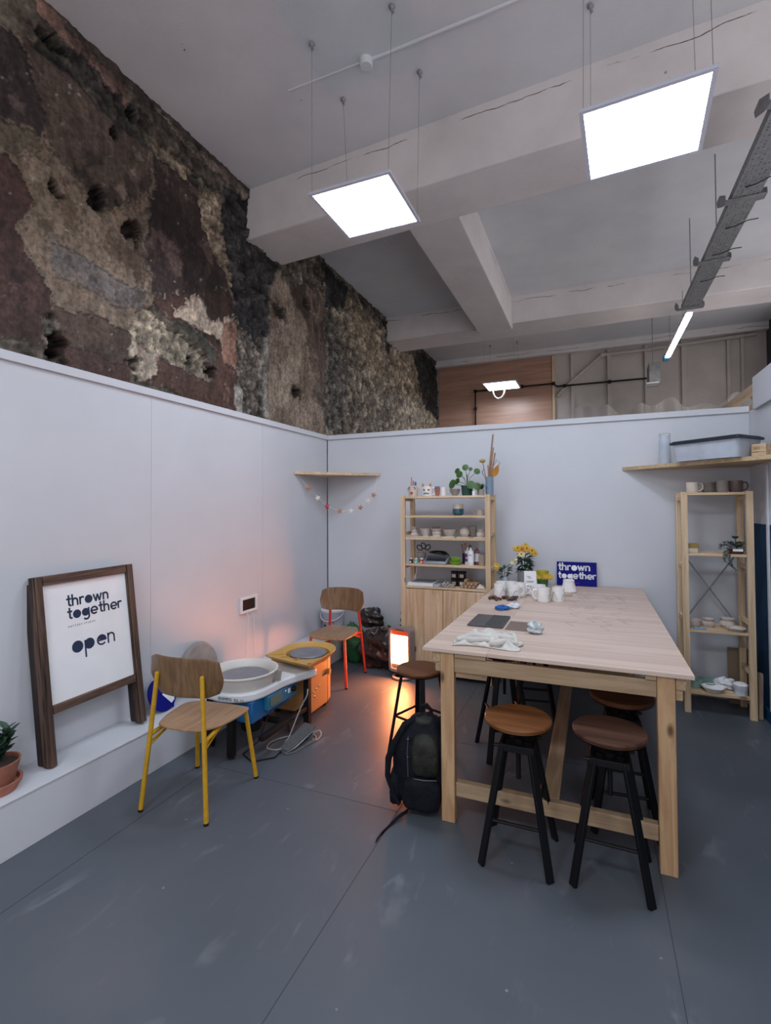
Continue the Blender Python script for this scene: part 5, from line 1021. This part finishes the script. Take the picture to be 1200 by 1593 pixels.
# third shelf
Z3 = .6405
pot('clay_dish', 'low round clay dish, leftmost on the third shelf of narrow unit', 'dish', clay, cup(.052, .048, lip=1.03), (.735, 4.60, Z3))
pot('clay_pot', 'waisted raw clay pot with two handles, middle of narrow third shelf', 'pot', clay, [(0, 0), (.036, 0), (.046, .02), (.044, .036), (.038, .044), (.046, .062), (.041, .062), (.034, .046), (0, .02)], (.838, 4.60, Z3), parts=[('handle', clay, lambda b: b.tube([(-.04, 0, .05), (-.06, 0, .04), (-.045, 0, .02)], .004, 6))])
pot('clay_pot', 'round-bellied raw clay pot, right on narrow third shelf', 'pot', clay, [(0, 0), (.036, 0), (.052, .025), (.050, .045), (.042, .056), (.052, .074), (.047, .074), (.038, .056), (0, .02)], (.965, 4.60, Z3))
pot('clay_dish', 'shallow irregular clay dish in front of the round-bellied pot', 'dish', clay, [(0, 0), (.045, 0), (.062, .026), (.056, .026), (.04, .008), (0, .008)], (1.0, 4.50, Z3), parts=[('crimp', clay, lambda b: [b.ball((.058*math.cos(a), .058*math.sin(a), .024), .008, (1, 1, .7), 8, 5) for a in [2*PI*i/14 for i in range(14)]])])
tag(part('blue_sponge', mat('pale_blue', (.22, .33, .50), .6), None, lambda b: b.box(.715, .80, 4.452, 4.50, Z3, Z3+.012), bevel=.003), 'pale blue flat card near front edge of narrow third shelf', 'card')
# bottom shelf
Z2 = .1635; cel = mat('celadon_glaze', (.22, .34, .30), .25, var=.1, coat=.3)
pot('celadon_cup', 'pale green glazed bowl at left on the lowest narrow shelf', 'bowl', cel, cup(.045, .06, lip=1.05), (.735, 4.56, Z2))
pot('celadon_plate', 'wide pale green dish behind the white bowl on the lowest shelf', 'dish', cel, [(0, 0), (.05, 0), (.088, .038), (.083, .038), (.05, .008), (0, .008)], (.835, 4.64, Z2))
pot('white_bowl', 'shallow white oval bowl at the centre of the lowest shelf', 'bowl', ceram, [(0, 0), (.05, 0), (.078, .036), (.072, .038), (.048, .012), (0, .010)], (.842, 4.505, Z2))
b = lumpy((0, 0, 0), .055, 77, (1.25, .9, .8), amp=.35, n=36, k=24); o = b.build('crumpled_plastic', white_gl, loc=(.945, 4.60, Z2)); crumple(o, .02, .03); tag(o, 'crumpled white plastic bundle at right of the lowest shelf', 'bundle')
t = thing('wrapped_pot', 'white bowl wrapped in crinkled plastic, front right of lowest shelf', 'pot', (1.02, 4.50, Z2)); part('bowl', ceram, t, lambda b: b.lathe([(0, 0), (.03, 0), (.035, .03), (.046, .075), (.040, .085), (0, .08)], n=26)); o = part('wrap', plast, t, lambda b: b.lathe([(0.02, .0), (.045, .002), (.042, .03), (.05, .05), (.052, .075), (.05, .078)], n=30)); crumple(o, .018, .02)
tag(part('cardboard_piece', mat('cardboard', (.24, .17, .12), .8), None, lambda b: b.bar((1.085, 4.765, 0), (1.09, 4.80, .44), .17, .006, (0, 1, 0))), 'brown cardboard piece standing behind the narrow shelving', 'cardboard')
tag(part('wood_offcut', wood('offcut_wood', (.30, .22, .16), (.18, .12, .09), 'z', knots=False), None, lambda b: b.bar((1.140, 4.50, 0), (1.150, 4.52, .335), .030, .05, (0, 1, 0)), bevel=.002), 'short timber offcut standing between narrow shelving and blue wall', 'wood offcut')
# right corner shelf contents
t = thing('storage_box', 'clear plastic storage box with dark lid on the right corner shelf', 'storage box', (.872, 4.419, 1.9455), R(-40.3))
def tub(b):
    o = rr(.46, .28, .03); i_ = rr(.495, .31, .03); n = len(o)
    vs = [(x, y, 0) for x, y in o]+[(x, y, .131) for x, y in i_]+[(x*.985, y*.985, .131) for x, y in i_]+[(x*.985, y*.985, .003) for x, y in o]
    b.add(vs, [(k*n+j, k*n+(j+1) % n, (k+1)*n+(j+1) % n, (k+1)*n+j) for k in range(3) for j in range(n)]+[tuple(range(n))[::-1], tuple(range(3*n, 4*n))])
part('tub', plast, t, tub); part('lid', mat('dark_lid', (.012, .02, .035), .35), t, lambda b: (b.prism(rr(.53, .345, .035), .132, .150), b.prism(rr(.50, .315, .03), .1505, .158)), bevel=.003)
b = MB(); b.grid(lambda u, v: (-.20+.40*u, -.115+.23*v, .012+.07*abs(math.sin(u*11+v*5))*(.4+.6*abs(math.sin(v*9+u*4)))), 40, 24)
o = b.build('contents', mat('bag_film', (.55, .58, .64), .35), t, solid=.003, smooth=False)
 
t = thing('glass_jar', 'tall clear glass jar left of the plastic storage box', 'jar', (.572, 4.72, 1.9455)); part('body', plast, t, lambda b: b.lathe([(0, 0), (.042, 0), (.044, .01), (.044, .20), (.040, .21), (.040, .24), (.037, .24), (.037, .21), (.041, .195), (.041, .015), (0, .01)], n=28)); part('lid', glass, t, lambda b: b.lathe([(0, .2402), (.044, .2402), (.044, .262), (0, .264)], n=28))
t = thing('wooden_crate', 'small pale wooden crate with BIO lettering, right end of the corner shelf', 'crate', (1.126, 4.264, 1.9455), R(-40.3)); t.scale = (.62, .9, .9)
part('side', pine_x, t, lambda b: (b.box(-.075, .075, -.05, -.042, 0, .035), b.box(-.075, .075, -.05, -.042, .040, .10), b.box(-.075, .075, .042, .05, 0, .10), b.box(-.075, -.067, -.0419, .0419, 0, .1), b.box(.067, .075, -.0419, .0419, 0, .1), b.box(-.066, .066, -.0419, .0419, .0, .006)), bevel=.001)
text_obj('lettering', 'BIO', mat('brown_ink', (.16, .10, .08), .8), t, Matrix.Translation((-.045, -.0508, .055)) @ Matrix.Rotation(R(90), 4, 'X'), .034, 1.1)

# ------------------------------------------------------------ things on the table
T = .8755
def mug(x, y, a, lb, r=.047, h=.105, hd=True):
    t = thing('white_mug', lb, 'mug', (x, y, T), 0, 'unglazed white mugs on the work table')
    def body(b):
        b.lathe([(0, 0), (r*.93, 0), (r, .012), (r*.97, h*.5), (r, h-.006), (r*.98, h), (r*.98-.005, h), (r-.006, h*.8), (r*.9, .015), (0, .012)], n=36)
    part('body', ceram, t, body)
    part('relief_line', clay_d if False else mat('incised_shadow_clay', (.42, .39, .36), .8), t, lambda b: [b.tube([((r+.0008)*math.cos(p+s*q), (r+.0008)*math.sin(p+s*q), h*(.25+.5*q+.1*math.sin(7*q+p))) for q in [i/8 for i in range(9)]], .0022, 5) for p, s in ((a+2.2, 1.0), (a+3.6, -.9), (a+4.2, .8))])
    if hd: part('handle', ceram, t, handle(r, h, a, .78, .0065))
    return t
mug(-.697, 4.02, R(150), 'white mug front left of the left cluster, beside the brown beads', hd=False)
mug(-.585, 3.995, R(25), 'white mug at the front right of the left cluster, handle to right')
mug(-.705, 4.135, R(80), 'white mug at the back left of the left cluster, near the shelving post')
mug(-.630, 4.155, R(100), 'white mug in the middle back of the left cluster')
mug(-.555, 4.115, R(10), 'white mug at the back right of the left cluster')
mug(-.355, 3.93, R(192), 'white mug with its handle to the left, front of the pair by the card')
mug(-.395, 4.06, R(150), 'white mug half hidden behind the left-handled mug')
mug(-.250, 3.985, R(60), 'white handleless looking mug with carved lines, in front of the white shade', hd=False)
t = thing('flared_pot', 'upturned flared white pot standing in front of the blue sign', 'pot', (-.195, 4.46, T)); part('body', ceram, t, lambda b: b.lathe([(0, 0), (.062, 0), (.066, .006), (.045, .08), (.046, .098), (.040, .102), (0, .102)], n=32))
tag(part('pink_slab', mat('pink_clay', (.50, .36, .30), .8), None, lambda b: b.box(-.235, -.16, 4.24, 4.30, T, T+.012), bevel=.003), 'small pinkish clay slab in front of the flared white pot', 'clay slab')
for k in range(4): tag(MB().lathe([(0, 0), (.035, 0), (.038, .010), (.032, .013), (0, .010)], n=24).build('small_dish', ceram, loc=(-.475, 4.22, T+.0135*k)), ['lowest small white dish in the stack below the card', 'second lowest small white dish below the card', 'third small white dish up in the stack below card', 'top small white dish of the stack below the card'][k], 'dish', 'stack of small white dishes by the card')
t = thing('greeting_card', 'standing cream card with brown scribbled text between the flowers', 'card', (-.50, 4.36, T), R(6))
part('front', paperw, t, lambda b: b.box(-.05, .05, -.001, .001, 0, .170).xf(Matrix.Rotation(R(-6), 4, 'X'))); part('back', paperw, t, lambda b: b.box(-.05, .05, .030, .032, 0, .168).xf(Matrix.Rotation(R(4), 4, 'X')))
ink = mat('brown_ink_text', (.12, .09, .08), .8)
part('writing', ink, t, lambda b: [b.tube([(x0+i*.004, -.0016+z*.105-.0005, z+.004*math.sin(i*1.9+z*50)) for i in range(n)], .0013, 4) for x0, z, n in ((-.03, .125, 9), (-.02, .112, 9), (-.035, .085, 17), (-.034, .078, 16), (-.025, .045, 10), (-.02, .040, 8))])
t = thing('daffodil_pot', 'green and yellow pot of yellow flowers right of the card', 'flower pot', (-.42, 4.60, T))
part('pot', mat('moss_green_pot', (.04, .13, .035), .5, var=.3), t, lambda b: b.lathe([(0, 0), (.040, 0), (.050, .08), (0, .08)])); part('upper_band', mat('yellow_paper', (.42, .36, .02), .5, var=.2), t, lambda b: b.lathe([(.02, .0802), (.0505, .0802), (.056, .150), (.053, .150), (.047, .09), (.02, .085)]))
yel = mat('yellow_petal', (.60, .38, .03), .5, var=.12); 
def flower(b, c, r, n=8, d=(0, -1, .4)):
    d = Vector(d).normalized(); q = d.to_track_quat('Z', 'Y').to_matrix().to_4x4(); n0 = len(b.v)
    for ly in range(2):
        for k in range(n): a = 2*PI*(k+ly*.5)/n; b.leaf((0, 0, .002*ly), (math.cos(a), math.sin(a), .15+.7*ly), r*(1-.25*ly), r*.42, up=(0, 0, 1), curl=.25)
    b.xf(Matrix.Translation(c) @ q, n0)
for k, (x, y, z) in enumerate(((-.025, -.04, .10), (.03, -.045, .105), (.065, -.02, .10), (.0, -.03, .13))): part('flower', yel, t, lambda b: flower(b, (x, y, z), .034))
t = thing('flower_vase', 'tall bunch of yellow and orange flowers in clear vase behind mugs', 'flowers', (-.585, 4.60, T))
part('vase', mat('frosted_vase', (.30, .31, .33), .25, alpha=.8), t, lambda b: b.lathe([(0, 0), (.045, 0), (.052, .02), (.055, .15), (.050, .15), (.047, .02), (0, .012)]))
def stems(b):
    rd = random.Random(2)
    for k in range(8): a = k*.8; b.tube([(0, 0, .02), (.01*math.cos(a), .01*math.sin(a), .15), (.055*math.cos(a)+.02, .04*math.sin(a), .30)], .003, 6)
part('stem', leafd, t, stems)
def fol(b):
    rd = random.Random(6)
    for k in range(64):
        a = rd.random()*6.28; z = .13+rd.random()*.16; b.leaf((.02*math.cos(a)+.01, .02*math.sin(a), z), (math.cos(a), math.sin(a)*.7, rd.random()*1.2-.4), .055+.03*rd.random(), .042, curl=.4)
part('foliage', leafd, t, fol)
orange_c = mat('flower_centre', (.30, .12, .02), .7, var=.3)
org = mat('orange_petal', (.62, .24, .02), .5, var=.2); crp = mat('pale_yellow_petal', (.72, .66, .30), .5)
for x, y, z, m, r in ((-.005, -.03, .335, org, .045), (-.045, -.03, .345, yel, .038), (.035, -.03, .345, yel, .04), (.08, -.02, .325, yel, .04), (.105, -.01, .30, yel, .03), (-.01, -.05, .295, crp, .036), (-.07, 0, .34, yel, .03), (.02, 0, .37, yel, .035)): fw = part('flower', m, t, lambda b: flower(b, (x, y, z), r, 9)); part('flower_centre', orange_c, fw, lambda b: b.ball((x, y-r*.25, z+r*.12), r*.24, (1, .6, 1), 10, 6))
t = thing('flower_vase', 'smaller loose bunch with one yellow bloom beside the shelving post', 'flowers', (-.735, 4.48, T))
part('vase', plast, t, lambda b: b.lathe([(0, 0), (.030, 0), (.036, .02), (.030, .10), (.027, .10), (.03, .02), (0, .01)], n=22))
def fo2(b):
    rd = random.Random(12)
    for k in range(26): a = rd.random()*6.28; b.leaf((.02*math.cos(a), .02*math.sin(a), .10+rd.random()*.08), (math.cos(a), math.sin(a)*.6, rd.random()*1.5-.3), .055, .034, curl=.3)
    for e in ((-.06, -.02, .19), (.07, 0, .22), (.10, 0, .25), (.0, 0, .21)): b.tube([(0, 0, .03), (e[0]*.3, e[1], .13), e], .0022, 5)
part('foliage', leafd, t, fo2); part('flower', yel, t, lambda b: (flower(b, (-.065, -.025, .195), .034, 8), flower(b, (-.06, -.03, .175), .025, 6))); part('bud', crp, t, lambda b: (flower(b, (.07, -.01, .225), .024, 7), flower(b, (.10, -.01, .255), .018, 6)))
# blue sign against the back wall
t = thing('blue_sign', 'blue rectangular sign with white lettering thrown together, propped on table', 'sign', (-.312, 4.795, T+.0)); t.rotation_euler = (-.10, 0, 0)
part('panel', blue_s, t, lambda b: b.box(0, .340, 0, .008, -.004, .216)); 
def sgn(u, v): return Matrix(((1, 0, 0, u), (0, 0, -1, -.0002), (0, 1, 0, v), (0, 0, 0, 1)))
part('lettering', paperw, t, lambda b: (letters(b, 'thrown', sgn(.014, .140), .0420, .30), letters(b, 'together', sgn(.014, .067), .0372, .32)), smooth=False, label='white lettering thrown together')
text_obj('lettering', 'POTTERY STUDIO', mat('red_ink', (.35, .02, .15), .5), t, Matrix.Translation((.10, -.0006, .022)) @ Matrix.Rotation(R(90), 4, 'X'), .010, 1.2)
# cloths, board, beads
t = thing('dark_tile', 'dark grey laptop-like slab with striped right half lying on the table', 'slab', (0, 0, T))
part('slab', mat('dark_slate', (.075, .072, .078), .4, var=.1), t, lambda b: b.box(-.715, -.502, 2.965, 3.275, 0, .012), bevel=.002); part('striped_half', mat('slate_stripes', (.045, .052, .048), .5), t, lambda b: [b.box(-.61+.012*k, -.6015+.012*k, 2.97, 3.27, .0121, .0140) for k in range(9)], label='striped right half')
b = MB()
def tow(u, v):
    x = -.69+.335*u; y = 2.53+.30*v*(.55+.45*math.sin(PI*min(u*1.1, 1)))+.02*math.sin(u*5)
    f = math.sin(PI*u)**.5*math.sin(PI*v)**.5 if 0 < u < 1 and 0 < v < 1 else 0
    z = T+.003+f*(.024+.022*math.sin(v*13+u*5)+.010*math.sin(u*19-v*7)+.006*math.sin(u*41+v*17))
    return (x+.012*math.sin(v*11), y+.05*(u-.5)*.6, max(z, T+.0025))
b.grid(tow, 60, 44); o = b.build('towel', canvas, solid=.004); tag(o, 'rumpled cream canvas towel at the front edge of the table', 'towel')
b = MB()
for k, (x0, y0, x1, y1, r) in enumerate(((-.68, 2.555, -.42, 2.70, .020), (-.60, 2.70, -.37, 2.66, .020), (-.66, 2.57, -.50, 2.60, .016), (-.50, 2.56, -.38, 2.60, .017), (-.44, 2.80, -.37, 2.60, .018))):
    P = [Vector((x0, y0, T)).lerp(Vector((x1, y1, T)), s)+Vector((0, .02*math.sin(s*6+k), r+.012*math.sin(PI*s)+.002)) for s in [i/10 for i in range(11)]]; b.tube(P, [r*(.6+.4*math.sin(PI*(.15+.8*i/10))) for i in range(11)], 10)
o2 = b.build('fold', canvas, o); o2.modifiers.new('u', 'SUBSURF').render_levels = 1
b = lumpy((0, 0, 0), .038, 41, (1.05, .9, .95), amp=.35, n=36, k=24); o = b.build('crumpled_bag', mat('clear_white_bag', (.50, .56, .58), .3, var=.3, vs=40), loc=(-.312, 2.93, T)); crumple(o, .03, .025); tag(o, 'crumpled pale plastic ball beside the dark patch on the table', 'plastic bag')
def hexcloth(lb, nm, c, s, m, seed):
    b = lumpy((0, 0, 0), .05, seed, s, amp=.35, n=32, k=20); o = b.build(nm, m, loc=(c[0], c[1], T)); crumple(o, .02, .025); return tag(o, lb, 'cloth')
hexcloth('blue scrunched cloth lying left of the table seam', 'blue_cloth', (-.60, 3.53), (1.0, .9, .28), mat('blue_cloth', (.012, .09, .33), .7, var=.2), 51)
hexcloth('white scrunched tissue touching the blue cloth', 'white_tissue', (-.528, 3.60), (.85, .7, .36), mat('white_tissue', (.62, .66, .70), .7), 52)
t = thing('bead_string', 'tangled reddish brown bead string in front of the left mugs', 'beads', (0, 0, T))
bead = mat('brown_bead', (.10, .045, .035), .4, var=.4, vs=60)
def beads(b):
    rd = random.Random(3)
    for k in range(95): u = rd.random(); b.ball((-.755+.205*u, 3.845+.04*math.sin(u*14)+rd.random()*.045+.05*u, .008+.010*(k % 2)), .008+.004*rd.random(), (1, 1, .8), 8, 5)
part('beads', bead, t, beads); part('twist', mat('dark_teal_wire', (.03, .07, .08), .5), t, lambda b: b.tube([(-.60, 3.90, .02), (-.575, 3.90, .03), (-.56, 3.94, .015), (-.545, 3.90, .03), (-.55, 3.86, .01)], .005, 6))
